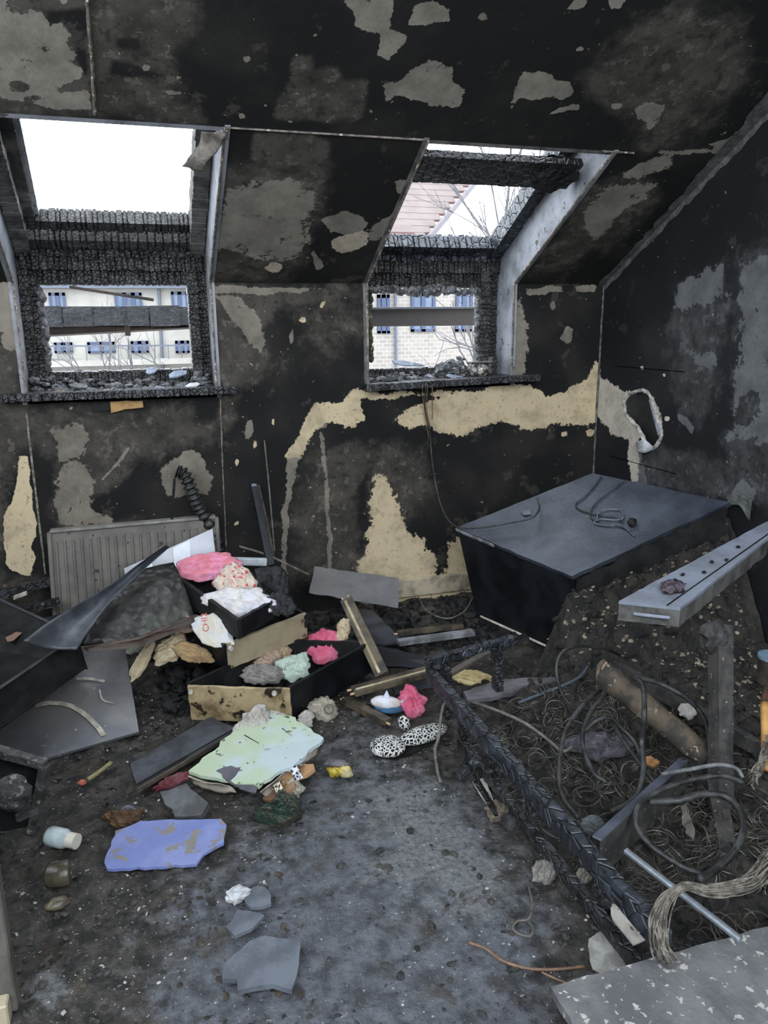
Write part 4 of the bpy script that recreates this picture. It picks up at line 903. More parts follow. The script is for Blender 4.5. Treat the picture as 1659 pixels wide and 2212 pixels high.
# charred spiral hose on the wall above it
HOSE = mat('charred_hose', (.008, .008, .008), (.03, .03, .03), 25, rough=.35, bump=.5)
hp = [ony(382, 1018, 3.86), ony(398, 1025, 3.85), ony(412, 1055, 3.84), ony(424, 1085, 3.85), ony(440, 1112, 3.87), ony(468, 1165, 3.90), ony(480, 1210, 3.90)]
obj('charred_hose', tube(hp, .028, 12, True, 18, lambda u: 1 + .28 * math.sin(u * 105)), HOSE, label='black charred corrugated hose curling above the radiator', cat='hose', smooth=True)
obj('burnt_stick', charbeam(ony(377, 1035, 3.85), ony(371, 1122, 3.87), .012, .012, up=(1, 0, 0), seed=3, block=.08, depth=.05), SOOT, label='thin black stick standing on the radiator beside the hose', cat='stick')
# ================================================================== pile of burnt drawers and boards on the left
def px2m(p): return np.linalg.norm(p - CAM) / F * 1.0
GOLD = mat('scorched_laminate', (.42, .33, .19), (.13, .085, .04), 6, .40, .62, rough=.45, bump=.15, c3=(.025, .017, .010), s3=10, t3=.52)
GOLDC = mat('smoked_cream_laminate', (.36, .30, .20), (.27, .22, .14), 10, .4, .65, rough=.45, bump=.15)
BOLT = mat('white_bolt', (.62, .60, .56), (.35, .33, .30), 20, rough=.4)
def drawer(label, c, r, l, h, mats, wallth=.014, knobs=(), group='burnt drawers in the pile', upv=(0, 0, 1), wob=(0, 0, 0, 0), name='drawer'):
    c, r, l = [np.asarray(p, float) for p in (c, r, l)]; b = r + l - c; upv = nrm(upv) * h
    t = thing(name, label, 'drawer', c, group)
    tops = [c + upv * (1 + wob[0]), r + upv * (1 + wob[1]), b + upv * (1 + wob[2]), l + upv * (1 + wob[3])]
    obj('front_panel', slab([c, r, tops[1], tops[0]], wallth, .002, 1, nrm_dir=None), mats[0], t)
    obj('side_panel', slab([c, l, tops[3], tops[0]], wallth, .002, 2), mats[1], t)
    obj('side_panel', slab([r, b, tops[2], tops[1]], wallth, .003, 3), mats[2], t)
    obj('back_panel', slab([l, b, tops[2], tops[3]], wallth, .003, 4), mats[2], t)
    g = upv * .08; obj('base', slab([c + g, r + g, b + g, l + g], .005, 0, 0), SOOT, t)
    n = nrm(np.cross(r - c, upv)); n = n if np.dot(n, CAM - c) > 0 else -n
    m_ = nrm(np.cross(l - c, upv)); m_ = m_ if np.dot(m_, CAM - c) > 0 else -m_
    for (face, u, v, rad, mt) in knobs:
        q = (c + (r - c) * u + upv * v + n * .015) if face == 'f' else (c + (l - c) * u + upv * v + m_ * .015); nn = n if face == 'f' else m_
        obj('fixing_cap', cylinder(q - nn * .004, q + nn * .006, rad, rad * .9, 14), mt, t)
    return t
# lowest drawer: scorched face toward the door, black long side toward the bed
c = onz(632, 1557, .02); l = onz(416, 1550, .03); r = onz(806, 1450, .03); hb = (ony(630, 1480, c[1]) - c)[2]
dk = mat('bolt_dark', (.12, .08, .05), rough=.4)
drawer('lowest burnt drawer with scorched golden end and clothes inside', c, l, r, hb, (GOLD, SOOTG, SOOT), knobs=[('f', .97, .86, .010, BOLT), ('f', .15, .90, .011, BOLT), ('f', .09, .78, .007, mat('brass_cap', (.35, .25, .12), rough=.4, metal=.5))], upv=(-.05, -.12, 1))
q0 = l + [0, 0, hb - .012]; 
# middle drawer with smoked cream front
c = onz(494, 1446, .165); r = onz(664, 1376, .185); l = onz(428, 1392, .19)
drawer('middle drawer of the pile with smoked cream front panel', c, r, l, .118, (GOLDC, SOOTG, SOOT), knobs=[('f', .02, .86, .011, BOLT), ('f', .02, .14, .006, dk), ('f', .93, .83, .008, dk), ('f', .94, .2, .008, dk)], upv=(-.02, -.1, 1))
# uppermost, warped black drawer
c = onz(523, 1378, .312); r = onz(618, 1318, .336); l = onz(392, 1292, .338)
drawer('topmost warped black drawer full of clothes', c, r, l, .082, (SOOTG, SOOT, SOOT), wob=(0, -.1, .5, .35), upv=(-.02, -.05, 1), wallth=.018)

# drawer shell thrown over at the far left
ct = onz(168, 1374, .30); cb = onz(188, 1442, .20)
dL = thing('drawer', 'black overturned drawer shell at the left edge of the picture', 'drawer', cb)
f0, f1 = onz(-60, 1528, .36), onz(-60, 1618, .25); s0, s1 = onz(-60, 1268, .42), onz(-60, 1400, .27)
EDGE = mat('greyed_board_edge', (.055, .06, .07), (.03, .03, .034), 12, rough=.5)
obj('front_panel', slab([ct, f0, f1, cb], .016, .002, 1, nrm_dir=(1, -1, 0)), SOOT, dL)
obj('front_edge', bar(ct + [0, 0, .003], f0 + [0, 0, .003], .016, .006), EDGE, dL)
obj('side_panel', slab([ct, s0, s1, cb], .014, .002, 2), SOOT, dL)
obj('side_edge', bar(ct + [0, 0, .003], s0 + [0, 0, .003], .015, .006), EDGE, dL)
obj('base', slab([cb, f1, f1 + s1 - cb, s1], .006), SOOT, dL)
obj('tan_patch', slab([onz(12, 1378, .30), onz(35, 1366, .30), onz(48, 1368, .30), onz(30, 1384, .30), onz(16, 1387, .30)], .003, .003, 4), mat('bare_chipboard', (.25, .15, .10), rough=.8), dL)

# metal panel with a ring mark, leaning in front of the drawer shell
RP = mat('smoked_metal_panel', (.115, .118, .135), (.20, .19, .185), 4, .35, .68, rough=.36, metal=.25, bump=.15, c3=(.50, .46, .40), s3=34, t3=.69)
rp = thing('smoked_panel', 'smoke-stained metallic panel with a pale ring mark at the left', 'panel', onz(100, 1640, 0))
z0 = onz(-70, 1640, .015); z1 = onz(92, 1640, .012); z2 = onz(300, 1580, .02); z3 = onz(267, 1380, .20); z4 = onz(-70, 1440, .18)
obj('panel', slab([z0, z1, z2, z3, z4], .012, 0, 0, nrm_dir=(0, -.5, 1)), RP, rp)
pn = nrm(np.cross(z2 - z1, z3 - z1)); pn = pn if pn[2] > 0 else -pn
def onpl(x, y, off=.002):
    d = ray(x, y); return CAM + d * (np.dot(z1 - CAM, pn) / np.dot(d, pn)) + pn * off
RING = mat('pale_ring_residue', (.50, .46, .38), (.30, .27, .23), 30, rough=.8)
for nm, pts, wd in (('ring_mark', [(76, 1524), (110, 1519), (150, 1524), (185, 1545), (212, 1572), (224, 1590)], .010), ('ring_mark', [(165, 1466), (195, 1467), (226, 1472)], .007), ('ring_mark', [(215, 1490), (222, 1512), (245, 1520)], .003)):
    pl = catmull(np.array([onpl(*p) for p in pts]), 5); tn = np.gradient(pl, axis=0); sdw = np.array([nrm(np.cross(pn, t)) * wd for t in tn]); n_ = len(pl)
    V = np.vstack([pl - sdw, pl + sdw, pl - sdw - pn * .0015, pl + sdw - pn * .0015]); Fc = [(i, i + 1, n_ + i + 1, n_ + i) for i in range(n_ - 1)] + [(i, 2 * n_ + i, 2 * n_ + i + 1, i + 1) for i in range(n_ - 1)] + [(n_ + i, n_ + i + 1, 3 * n_ + i + 1, 3 * n_ + i) for i in range(n_ - 1)]
    obj(nm, (V, Fc), RING, rp)

# silver board with a white stripe propped against the radiator
sb = thing('striped_board', 'silvery board with a bright white stripe leaning on the radiator', 'board', ony(380, 1330, 3.6))
SIL = mat('silver_laminate', (.20, .205, .225), (.27, .275, .30), 3, rough=.3, metal=.35, bump=.05)
t0, t1, t2, t3 = ony(268, 1228, 3.74), ony(459, 1142, 3.80), ony(476, 1290, 3.70), ony(290, 1372, 3.64)
obj('board', slab([t0, t1, t2, t3], .012, 0, 0, nrm_dir=(0, -1, .2)), SIL, sb)
off = np.array([0, -.004, .002]); e2 = lambda u, v: ext(ext(t0, t1, u), ext(t3, t2, u), v) + off
WST = mat('white_stripe', (.72, .74, .80), (.62, .64, .70), 8, rough=.4, bump=.1)
sbn = np.cross(t1 - t0, t3 - t0); onb = lambda x, y: (lambda d: CAM + d * (np.dot(t0 - CAM, sbn) / np.dot(d, sbn)))(ray(x, y)) + off
obj('white_stripe', slab([onb(374, 1184), onb(410, 1168), onb(414, 1262), onb(380, 1275)], .003, .002, 2), WST, sb)
obj('white_stripe', slab([onb(310, 1214), onb(328, 1206), onb(330, 1228), onb(312, 1232)], .003, .002, 3), WST, sb)
# curled black sheet and honeycomb-charred board in front of it
CURL = mat('curled_sheet', (.04, .043, .052), (.085, .092, .108), 5, rough=.38, bump=.15)
up_e = [ony(50, 1385, 2.95), ony(110, 1342, 3.05), ony(175, 1302, 3.15), ony(240, 1262, 3.25), ony(305, 1214, 3.33), ony(366, 1171, 3.42)]
lo_e = [ony(165, 1404, 2.98), ony(195, 1360, 3.05), ony(222, 1322, 3.15), ony(262, 1276, 3.24), ony(316, 1226, 3.33), ony(365, 1182, 3.41)]
obj('curled_sheet', sheet(up_e, lo_e, .005, 36, 12, .006, 12, 4, .03), CURL, label='black sheet curled up to a sharp point in front of the radiator', cat='sheet', smooth=True)
m, nt, b_ = _mk('honeycomb_char'); v = _coord(nt); vo = _n(nt, 'ShaderNodeTexVoronoi', feature='F1'); vo.inputs['Scale'].default_value = 26; nt.links.new(v, vo.inputs['Vector'])
nt.links.new(_mix(nt, _step(nt, _noise(nt, 5, 4, .6, v), .42, .62), (.014, .013, .012), (.052, .052, .045)), b_.inputs['Base Color']); b_.inputs['Roughness'].default_value = .45; _bump(nt, vo.outputs['Distance'], .5, .02, b_); HONEY = m
obj('warped_board', sheet([ony(250, 1262, 3.42), ony(310, 1232, 3.45), ony(374, 1218, 3.48)], [ony(180, 1396, 3.12), ony(300, 1385, 3.12), ony(418, 1332, 3.22)], .012, 24, 16, .008, 9, 8, -.03), HONEY, label='warped board charred to a honeycomb below the striped board', cat='board', smooth=True)
obj('brown_board_edge', slab([ony(180, 1398, 3.08), ony(300, 1376, 3.08), ony(424, 1326, 3.17), ony(418, 1345, 3.15), ony(300, 1394, 3.06), ony(190, 1402, 3.06)], .01, .003, 2), mat('brown_scorched_edge', (.06, .035, .025), (.03, .02, .015), 8, rough=.5), label='reddish brown scorched board edge under the honeycomb board', cat='board')
# charred planks at far left with pale fixing blocks
pl_ = thing('charred_plank', 'charred plank with pale fixing blocks at the left below the radiator', 'plank', onz(100, 1262, .3))
a, b = onz(-50, 1298, .33), onz(232, 1222, .37)
obj('plank', charbeam(a, b, .03, .045, seed=4, block=.09, depth=.06), CHAR, pl_)
FIX = mat('pale_fixing_block', (.45, .42, .36), (.2, .18, .15), 24, rough=.7)
for x, y in ((45, 1283), (140, 1256), (226, 1232)):
    p = onz(x, y, .325); obj('fixing_block', obox(p + [0, -.022, .0], (.03, .004, .008), (0, .006, 0), (0, 0, .010), .003), FIX, pl_)
obj('charred_plank', charbeam(onz(10, 1330, .25), onz(130, 1298, .28), .03, .035, seed=5, block=.08, depth=.1), CHAR, label='short black plank lying under the plank with pale blocks', cat='plank')
obj('charred_plank', charbeam(onz(60, 1352, .22), onz(215, 1308, .24), .05, .012, seed=6, block=.1, depth=.05), SOOTB, label='thin bluish black board between the short plank and the curled sheet', cat='board')
obj('charred_stick', charbeam(onz(318, 1420, .17), onz(430, 1352, .22), .04, .05, seed=7, block=.06, depth=.1), CHAR, label='short thick charred stick lying over cream cloth left of the drawers', cat='stick')

# board leaning on the far wall
LB = mat('brown_smoked_board', (.10, .092, .09), (.055, .052, .055), 5, .35, .7, rough=.5, bump=.15, c3=(.30, .28, .25), s3=60, t3=.72)
obj('fallen_board', slab([ony(680, 1225, 3.80), ony(862, 1250, 3.62), ony(860, 1315, 3.55), ony(668, 1282, 3.72)], .014, .003, 5), LB, label='grey-brown smoked board lying askew in front of the far wall', cat='board')
# rods leaning on the wall between the windows
rod = thing('charred_batten', 'thick black batten with a bluish tip leaning on the wall between the windows', 'batten', ony(580, 1215, 3.7))
obj('batten', charbeam(ony(584, 1222, 3.66), ony(550, 1052, 3.86), .03, .035, up=(1, 0, 0), seed=5, block=.2, depth=.04), SOOTG, rod)
obj('tip', lump(ony(549, 1050, 3.86), (.014, 0, 0), (0, .014, 0), (0, 0, .014), .4, 2, 3, 2), DEB['blue'], rod)
obj('thin_pole', tube([ony(558, 1048, 3.88), ony(575, 1120, 3.83), ony(592, 1205, 3.77)], .006, 6), mat('tan_scorched_pole', (.13, .10, .075), (.05, .04, .035), 20), label='thin scorched pole leaning beside the black batten', cat='pole')
obj('thin_pole', tube([ony(571, 950, 3.90), ony(582, 1060, 3.86), ony(593, 1190, 3.78)], .004, 6), mat('grey_scorched_pole', (.16, .145, .12), (.07, .06, .05), 20), label='thin tall grey pole standing against the wall between the windows', cat='pole')
obj('thin_stick', tube([ony(517, 1180, 3.75), ony(580, 1200, 3.70), ony(668, 1242, 3.60)], .006, 6), mat('scorched_stick', (.12, .105, .085), (.05, .045, .04), 20), label='thin stick slanting down from the batten to the fallen board', cat='stick')
obj('white_channel', bar(ony(498, 1212, 3.62), ony(576, 1214, 3.62), .03, .036), mat('white_channel', (.50, .53, .56), (.30, .32, .34), 6, rough=.4), label='white plastic channel piece behind the pink cloth', cat='channel')

# drawer rails and boards in the middle
RAILM = mat('cream_groove', (.50, .43, .28), (.30, .24, .14), 8, rough=.5); RAILD = mat('charred_rail', (.03, .025, .02), (.11, .085, .055), 10, .4, .62, rough=.5, bump=.3)
DOW = mat('wooden_dowel', (.55, .38, .25), (.40, .27, .17), 20, rough=.6)
def rail(name, label, a, b, w, h, groove=True, dowels=(), up=(0, 0, 1), m=RAILD):
    t = thing(name, label, 'rail', np.minimum(a, b)); obj('rail', charbeam(a, b, w, h, up=up, seed=int(abs(a[0]) * 1000) % 97, block=.16, depth=.04), m, t)
    d = nrm(b - a); s = nrm(np.cross(d, up)); n = np.cross(s, d)
    if groove: obj('groove', bar(a + n * (h / 2) + s * w * .12 + d * .01, b + n * (h / 2) + s * w * .12 - d * .01, w * .22, .006, up=up), RAILM, t)
    for (e, k) in dowels:
        p = (a if e == 0 else b) + s * w * k; dd = -d if e == 0 else d; obj('dowel', cylinder(p - dd * .002, p + dd * .018, .005, sides=8), DOW, t)
    return t
rail('grooved_rail', 'long cream-grooved rail standing diagonally beside the lowest drawer', onz(748, 1295, .30), onz(826, 1458, .10), .06, .02, True, ((0, .25), (0, -.25)), up=nrm(CAM - onz(790, 1380, .2)))
rail('grooved_rail', 'grooved rail lying level at the foot of the diagonal rail', onz(762, 1494, .07), onz(925, 1450, .09), .06, .022, True, ((0, .3), (0, -.3)))
rail('grooved_rail', 'short charred rail with pale dowel ends next to the plush toy', onz(745, 1512, .02), onz(838, 1560, .02), .035, .025, False, ((0, .2), (0, -.2), (1, .2)))
rail('charred_lath', 'whitened slat lying between the fallen board and the bed head', onz(860, 1388, .06), onz(1022, 1366, .06), .05, .02, False, m=mat('ash_white_slat', (.26, .27, .29), (.10, .10, .105), 8, rough=.6, bump=.3))
rail('charred_lath', 'brown charred slat behind the whitened slat', onz(858, 1368, .05), onz(1000, 1352, .06), .03, .02, False, ((0, .2),))
rail('charred_lath', 'blue-grey slat beneath the level grooved rail', onz(850, 1492, .03), onz(948, 1472, .04), .045, .015, False, m=SOOTB)
obj('dark_board', slab([onz(765, 1318, .06), onz(805, 1322, .06), onz(872, 1392, .03), onz(790, 1398, .03)], .012, .004, 2), SOOTB, label='dark bluish board lying behind the diagonal rail', cat='board')
obj('dark_board', slab([onz(815, 1398, .09), onz(960, 1428, .09), onz(950, 1450, .05), onz(815, 1440, .05)], .012, .004, 3), SOOTG, label='black board between the diagonal rail and the bed head', cat='board')
obj('charred_lath', charbeam(onz(960, 1462, .11), onz(1085, 1392, .15), .03, .014, seed=13, block=.2, depth=.04), mat('pale_brown_slat', (.12, .10, .085), (.05, .045, .04), 10), label='thin pale-brown slat slanting through the bed head', cat='slat')
obj('ash_plank', slab([onz(1000, 1502, .03), onz(1075, 1476, .04), onz(1195, 1470, .05), onz(1210, 1478, .04), onz(1060, 1515, .03), onz(1010, 1522, .03)], .02, .004, 4), mat('violet_ash_plank', (.16, .15, .165), (.07, .065, .07), 8, rough=.6, bump=.4), label='ash-violet plank lying inside the head of the bed', cat='plank')

# boards in front of the drawers
bb_ = thing('loose_drawer_panel', 'dark blue-black drawer front lying in front of the lowest drawer', 'panel', onz(400, 1620, 0))
a0, a1, a2, a3 = onz(295, 1700, .045), onz(512, 1575, .06), onz(455, 1548, .07), onz(282, 1650, .06)
obj('panel', slab([a0, a1, a2, a3], .02, .002, 3), SOOTB, bb_)
obj('edge_groove', bar(a0 + [0, .01, .002], a1 + [0, .01, .002], .008, .004), SOOT, bb_)
obj('front_edge', bar(a0 + [0, -.004, -.012], a1 + [0, -.004, -.012], .006, .022), mat('brown_board_edge', (.10, .075, .055), (.04, .035, .03), 12), bb_)
# pale green case with charred corners
gc = thing('green_case', 'pale green melted plastic case with charred corners', 'case', onz(560, 1640, 0))
LIME = mat('pale_green_plastic', (.42, .50, .34), (.46, .54, .56), 3.2, .42, .6, rough=.4, bump=.12, c3=(.06, .055, .045), s3=30, t3=.635)
g0, g1, g2, g3, g4, g5 = onz(408, 1672, .06), onz(500, 1592, .085), onz(575, 1545, .10), onz(625, 1552, .11), onz(700, 1600, .10), onz(560, 1705, .075)
obj('lid', slab([g0, g1, g2, g3, g4, onz(640, 1655, .09), g5, onz(480, 1690, .065)], .012, .011, 3, .025), LIME, gc)
BURN = mat('charred_purple_plastic', (.06, .055, .07), (.10, .095, .115), 10, rough=.5, bump=.3)
up3 = np.array([0, 0, .004])
obj('charred_corner', slab([onz(608, 1578, .105) + up3, onz(628, 1562, .108) + up3, onz(672, 1576, .10) + up3, onz(678, 1592, .10) + up3, onz(640, 1598, .10) + up3], .004, .005, 4, .02), BURN, gc)
obj('charred_corner', slab([onz(468, 1668, .075) + up3, onz(500, 1658, .078) + up3, onz(545, 1668, .078) + up3, onz(565, 1690, .075) + up3, onz(552, 1718, .07) + up3, onz(500, 1698, .07) + up3], .004, .006, 5, .02), BURN, gc)
obj('seam', bar(onz(528, 1590, .096) + up3, onz(612, 1640, .09) + up3, .003, .003), SOOT, gc)
PEEL = mat('peeled_film', (.40, .35, .28), (.24, .21, .18), 14, rough=.6, bump=.5)
obj('peeled_edge', sheet([onz(560, 1710, .07), onz(625, 1660, .09), onz(702, 1600, .10)], [onz(575, 1722, .03), onz(640, 1668, .05), onz(690, 1618, .07)], .004, 20, 8, .012, 20, 5, .012), PEEL, gc, smooth=True)
obj('peeled_edge', sheet([onz(405, 1676, .06), onz(440, 1688, .06), onz(480, 1692, .06)], [onz(415, 1690, .02), onz(450, 1706, .02), onz(510, 1712, .03)], .004, 16, 8, .012, 20, 6, .012), PEEL, gc, smooth=True)
# grey slab chunk, blue sheet, slates
SLATE = mat('blue_slate', (.085, .095, .115), (.14, .155, .185), 9, rough=.5, bump=.35, bscale=60, c3=(.28, .25, .22), s3=26, t3=.70)
obj('slab_chunk', slab([onz(350, 1718, .03), onz(408, 1700, .05), onz(455, 1742, .04), onz(440, 1768, .02), onz(382, 1772, .015)], .02, .006, 4), mat('ashy_chunk', (.12, .125, .135), (.06, .06, .062), 10, bump=.5), label='angular ash-grey chunk behind the blue sheet', cat='chunk')
BLUE = mat('blue_sheet', (.145, .185, .42), (.20, .235, .46), 6, .4, .65, rough=.45, bump=.3, bscale=30, c3=(.20, .18, .16), s3=18, t3=.585)
obj('blue_sheet', slab([onz(250, 1800, .02), onz(305, 1778, .025), onz(400, 1776, .025), onz(478, 1774, .03), onz(490, 1788, .025), onz(484, 1826, .02), onz(440, 1850, .02), onz(425, 1872, .012), onz(330, 1878, .012), onz(232, 1882, .012), onz(226, 1868, .015)], .009, .004, 8, .02, warp=.0), BLUE, label='battered bright blue sheet lying on the floor', cat='sheet')
slt = 'pieces of blue-grey slate on the floor'
obj('slate_piece', slab([onz(x, y, .012) for x, y in blob(556, 1945, 31, 24, 0, 12, 3)], .01, .002, 4), SLATE, label='rounded grey slate piece on the floor', cat='slate', group=slt)
obj('slate_piece', slab([onz(x, y, .012) for x, y in ((512, 1972), (560, 1978), (572, 1984), (545, 2012), (508, 2028), (490, 2010))], .01, .004, 5), SLATE, label='small triangular slate piece below the rounded one', cat='slate', group=slt)
obj('slate_piece', slab([onz(x, y, .016) for x, y in ((540, 2042), (572, 2030), (652, 2042), (646, 2095), (630, 2148), (590, 2136), (548, 2142), (515, 2150), (512, 2125), (480, 2124), (484, 2095))], .014, .003, 6), SLATE, label='largest jagged slate slab in the foreground', cat='slate', group=slt)
obj('ash_crumple', lump(onz(513, 1933, .02), (.03, 0, 0), (0, .02, 0), (0, 0, .016), .5, 3, 5, 3, .3), DEB['white'], label='little crumpled whitish scrap beside the rounded slate', cat='scrap')
# bottle
bt = thing('pill_bottle', 'small white plastic bottle lying at the left on the floor', 'bottle', onz(135, 1818, 0))
p0, p1 = onz(104, 1805, .035), onz(148, 1814, .035); dv = nrm(p1 - p0)
obj('body', tube([p0, p0 + dv * .01, p0 + (p1 - p0) * .8, p1], .030, 16, False, 1, lambda u: .8 if u == 0 else (1 if u < .9 else .72)), mat('cloudy_bottle', (.52, .60, .62), (.36, .42, .44), 14, rough=.35), bt, smooth=True)
obj('cap', cylinder(p1, p1 + dv * .03, .023), mat('cream_cap', (.68, .64, .55), rough=.4), bt)
# metal frame box at the left edge
mb = thing('metal_cabinet', 'charred metal box frame standing behind the door edge', 'cabinet', onz(60, 1760, 0))
ASHM = mat('ash_crusted_metal', (.09, .09, .09), (.035, .033, .03), 22, rough=.6, bump=.8, c3=(.26, .25, .24), s3=40, t3=.60)
f0, f1 = onz(-40, 1612, .30), onz(98, 1652, .28); g1 = onz(70, 1800, .04)
obj('top_bar', charbeam(f0, f1, .03, .025, seed=3, block=.05, depth=.1), ASHM, mb)
obj('corner_bar', charbeam(f1, g1, .03, .025, seed=4, block=.05, depth=.1), ASHM, mb)
obj('lower_bar', charbeam(onz(35, 1768, .13), onz(82, 1748, .13), .015, .02, seed=5, block=.03), ASHM, mb)
obj('side_plate', slab([f0 + [0, .03, 0], f1 + [0, .03, 0], g1 + [0, .04, 0], onz(-40, 1800, .04)], .006, .004, 2), SOOT, mb)
obj('vent_disc', cylinder(onz(55, 1735, .15) + [0, 0, 0], onz(55, 1735, .15) + [.004, -.012, .004], .032, sides=18), mat('black_disc', (.004, .004, .004), rough=.6), mb)
obj('melted_lining', lump(onz(28, 1715, .20), (.05, 0, 0), (0, .03, 0), (0, 0, .06), .4, 2.5, 5, 3), ASHM, mb)
# ================================================================== clothes in and around the drawers
def fabric(name, c1, c2=None, kind=None, scale=30, rough=.85):
    m, nt, b = _mk(name); v = _coord(nt); c2 = c2 or tuple(q * .75 for q in c1)
    if kind == 'spots':
        vo = _n(nt, 'ShaderNodeTexVoronoi', feature='F1'); vo.inputs['Scale'].default_value = scale; nt.links.new(v, vo.inputs['Vector']); col = _mix(nt, _step(nt, vo.outputs['Distance'], .34, .28), c1, c2)
    elif kind == 'stripes':
        wv = _n(nt, 'ShaderNodeTexWave'); wv.inputs['Scale'].default_value = scale; wv.inputs['Distortion'].default_value = 4; wv.inputs['Detail'].default_value = 1; nt.links.new(v, wv.inputs['Vector']); col = _mix(nt, _step(nt, wv.outputs['Fac'], .45, .55), c1, c2)
    elif kind == 'leopard':
        vo = _n(nt, 'ShaderNodeTexVoronoi', feature='DISTANCE_TO_EDGE'); vo.inputs['Scale'].default_value = scale; nt.links.new(v, vo.inputs['Vector'])
        f1 = _step(nt, _math(nt, 'ADD', vo.outputs['Distance'], _math(nt, 'MULTIPLY', _math(nt, 'SUBTRACT', _noise(nt, scale * 1.5, 3, .6, v), .5), .5)), .10, .16); col = _mix(nt, f1, c1, c2)
    else: col = _mix(nt, _step(nt, _noise(nt, 14, 5, .6, v), .4, .65), c1, c2)
    col = _mix(nt, _step(nt, _noise(nt, 9, 5, .65, v), .58, .72), col, tuple(q * .45 for q in c1))
    nt.links.new(col, b.inputs['Base Color']); b.inputs['Roughness'].default_value = rough; b.inputs['Specular IOR Level'].default_value = .2
    _bump(nt, _noise(nt, 45, 4, .6, v), .4, .01, b); return m
def drape(c, ax, ay, nz, sd, fold=.22, dome=.8, n=26, rough=.42):
    """rumpled garment: irregular outline, domed, with real folds and a tucked underside"""
    rs = np.random.RandomState(sd); R, T = n, n * 3; r = np.linspace(0, 1, R); th = np.linspace(0, 2 * math.pi, T, endpoint=False); RR, TT = np.meshgrid(r, th, indexing='ij')
    outl = 1 + rough * 1.5 * fbm(np.stack([np.cos(th) * 1.3, np.sin(th) * 1.3, np.full(T, sd * 1.7)], 1), sd, 3) + .12 * fbm(np.stack([np.cos(th) * 5, np.sin(th) * 5, np.full(T, sd * 2.1)], 1), sd + 2, 2)
    x = RR * np.cos(TT) * outl[None]; y = RR * np.sin(TT) * outl[None]; P = np.stack([x.ravel(), y.ravel(), np.full(x.size, sd * .9)], 1)
    x = x + .14 * fbm(P * 2.3, sd + 7, 3).reshape(x.shape) * RR; y = y + .14 * fbm(P * 2.3 + 5, sd + 8, 3).reshape(x.shape) * RR
    a = rs.uniform(0, 3.14); ph = (x * math.cos(a) + y * math.sin(a)) * 7 + 3.2 * fbm(P * 1.6, sd + 3, 3).reshape(x.shape)
    ph2 = (x * math.cos(a + 1.1) + y * math.sin(a + 1.1)) * 12 + 4 * fbm(P * 2.1, sd + 4, 3).reshape(x.shape)
    z = dome * np.sqrt(np.clip(1 - RR ** 2.4, 0, 1)) + fold * (1 - np.abs(np.sin(ph))) ** 1.5 * (1 - .3 * RR) + fold * .45 * (1 - np.abs(np.sin(ph2))) + .5 * fold * fbm(P * 2.5, sd + 6, 3).reshape(x.shape)
    z = z * (1 - RR ** 8); tp = np.stack([x, y, z], -1).reshape(-1, 3); bt = np.stack([x * .93, y * .93, -.35 * dome * (1 - RR ** 3) - .02], -1).reshape(-1, 3)
    V = np.vstack([tp, bt]); M = R * T; Fc = []
    for i in range(R - 1):
        for j in range(T):
            k = (j + 1) % T; q = (i * T + j, (i + 1) * T + j, (i + 1) * T + k, i * T + k); Fc.append(q); Fc.append(tuple(M + w for w in q[::-1]))
    for j in range(T):
        k = (j + 1) % T; o_ = (R - 1) * T; Fc.append((o_ + j, M + o_ + j, M + o_ + k, o_ + k))
    ax, ay, nz = [np.asarray(q, float) for q in (ax, ay, nz)]
    return np.asarray(c, float) + V[:, :1] * ax + V[:, 1:2] * ay + V[:, 2:3] * nz, Fc
def cloth(name, label, px, py, z, rx, ry, dep, m, sd, amp=.38, ridge=.22, rot=0, cat='clothing', parent=None, sub=5, freq=1.5, mode='z'):
    p = onz(px, py, z); s = px2m(p); r_ = nrm([RT[0], RT[1], 0]); back = np.array([-r_[1], r_[0], 0]); lie = nrm(back * .75 + np.array([0, 0, .66])); nn = np.cross(r_, lie); a = math.radians(rot)
    ax = (r_ * math.cos(a) + lie * math.sin(a)) * rx * s * 1.08; ay = (-r_ * math.sin(a) + lie * math.cos(a)) * ry * s * 1.25
    VF = drape(p + np.array([0, 0, .004]), ax, ay, nn * dep * .75, sd, .3 + ridge, .7, 22, amp)
    return obj(name, VF, m, parent, True, label, cat if parent is None else None)
PINK = fabric('pink_fabric', (.62, .21, .26), (.70, .30, .48)); PINK2 = fabric('hot_pink_fabric', (.52, .10, .17), (.62, .18, .28))
WHITEF = fabric('white_fabric', (.62, .58, .56), (.60, .60, .68)); DOTF = fabric('red_spotted_white', (.60, .50, .42), (.55, .10, .12), 'spots', 40)
CREAMF = fabric('cream_fabric', (.48, .40, .27), (.40, .31, .20)); TANF = fabric('tan_lace', (.40, .29, .22), (.30, .21, .16)); MINT = fabric('mint_striped', (.52, .56, .48), (.30, .40, .35), 'stripes', 45)
GREYF = fabric('grey_satin', (.26, .24, .22), (.17, .16, .15)); PALEF = fabric('pale_veil', (.48, .45, .41), (.34, .31, .28)); BURNF = mat('burnt_fabric', (.010, .010, .012), (.022, .022, .026), 12, rough=.6, bump=.7)
cloth('pink_garment', 'pink cloth draped over the back corner of the topmost drawer', 446, 1226, .47, 54, 23, .05, PINK, 3, rot=8, ridge=.15)
cloth('spotted_blouse', 'white blouse with red spots bunched up in the topmost drawer', 508, 1260, .43, 42, 36, .05, DOTF, 5, ridge=.25, rot=-10)
cloth('white_shirt', 'plain white shirt lying in front of the spotted blouse', 516, 1302, .395, 64, 28, .05, WHITEF, 8, ridge=.2, rot=-4)
cloth('burnt_garment', 'black burnt garment at the right of the topmost drawer', 580, 1266, .40, 38, 36, .06, BURNF, 9, ridge=.25)
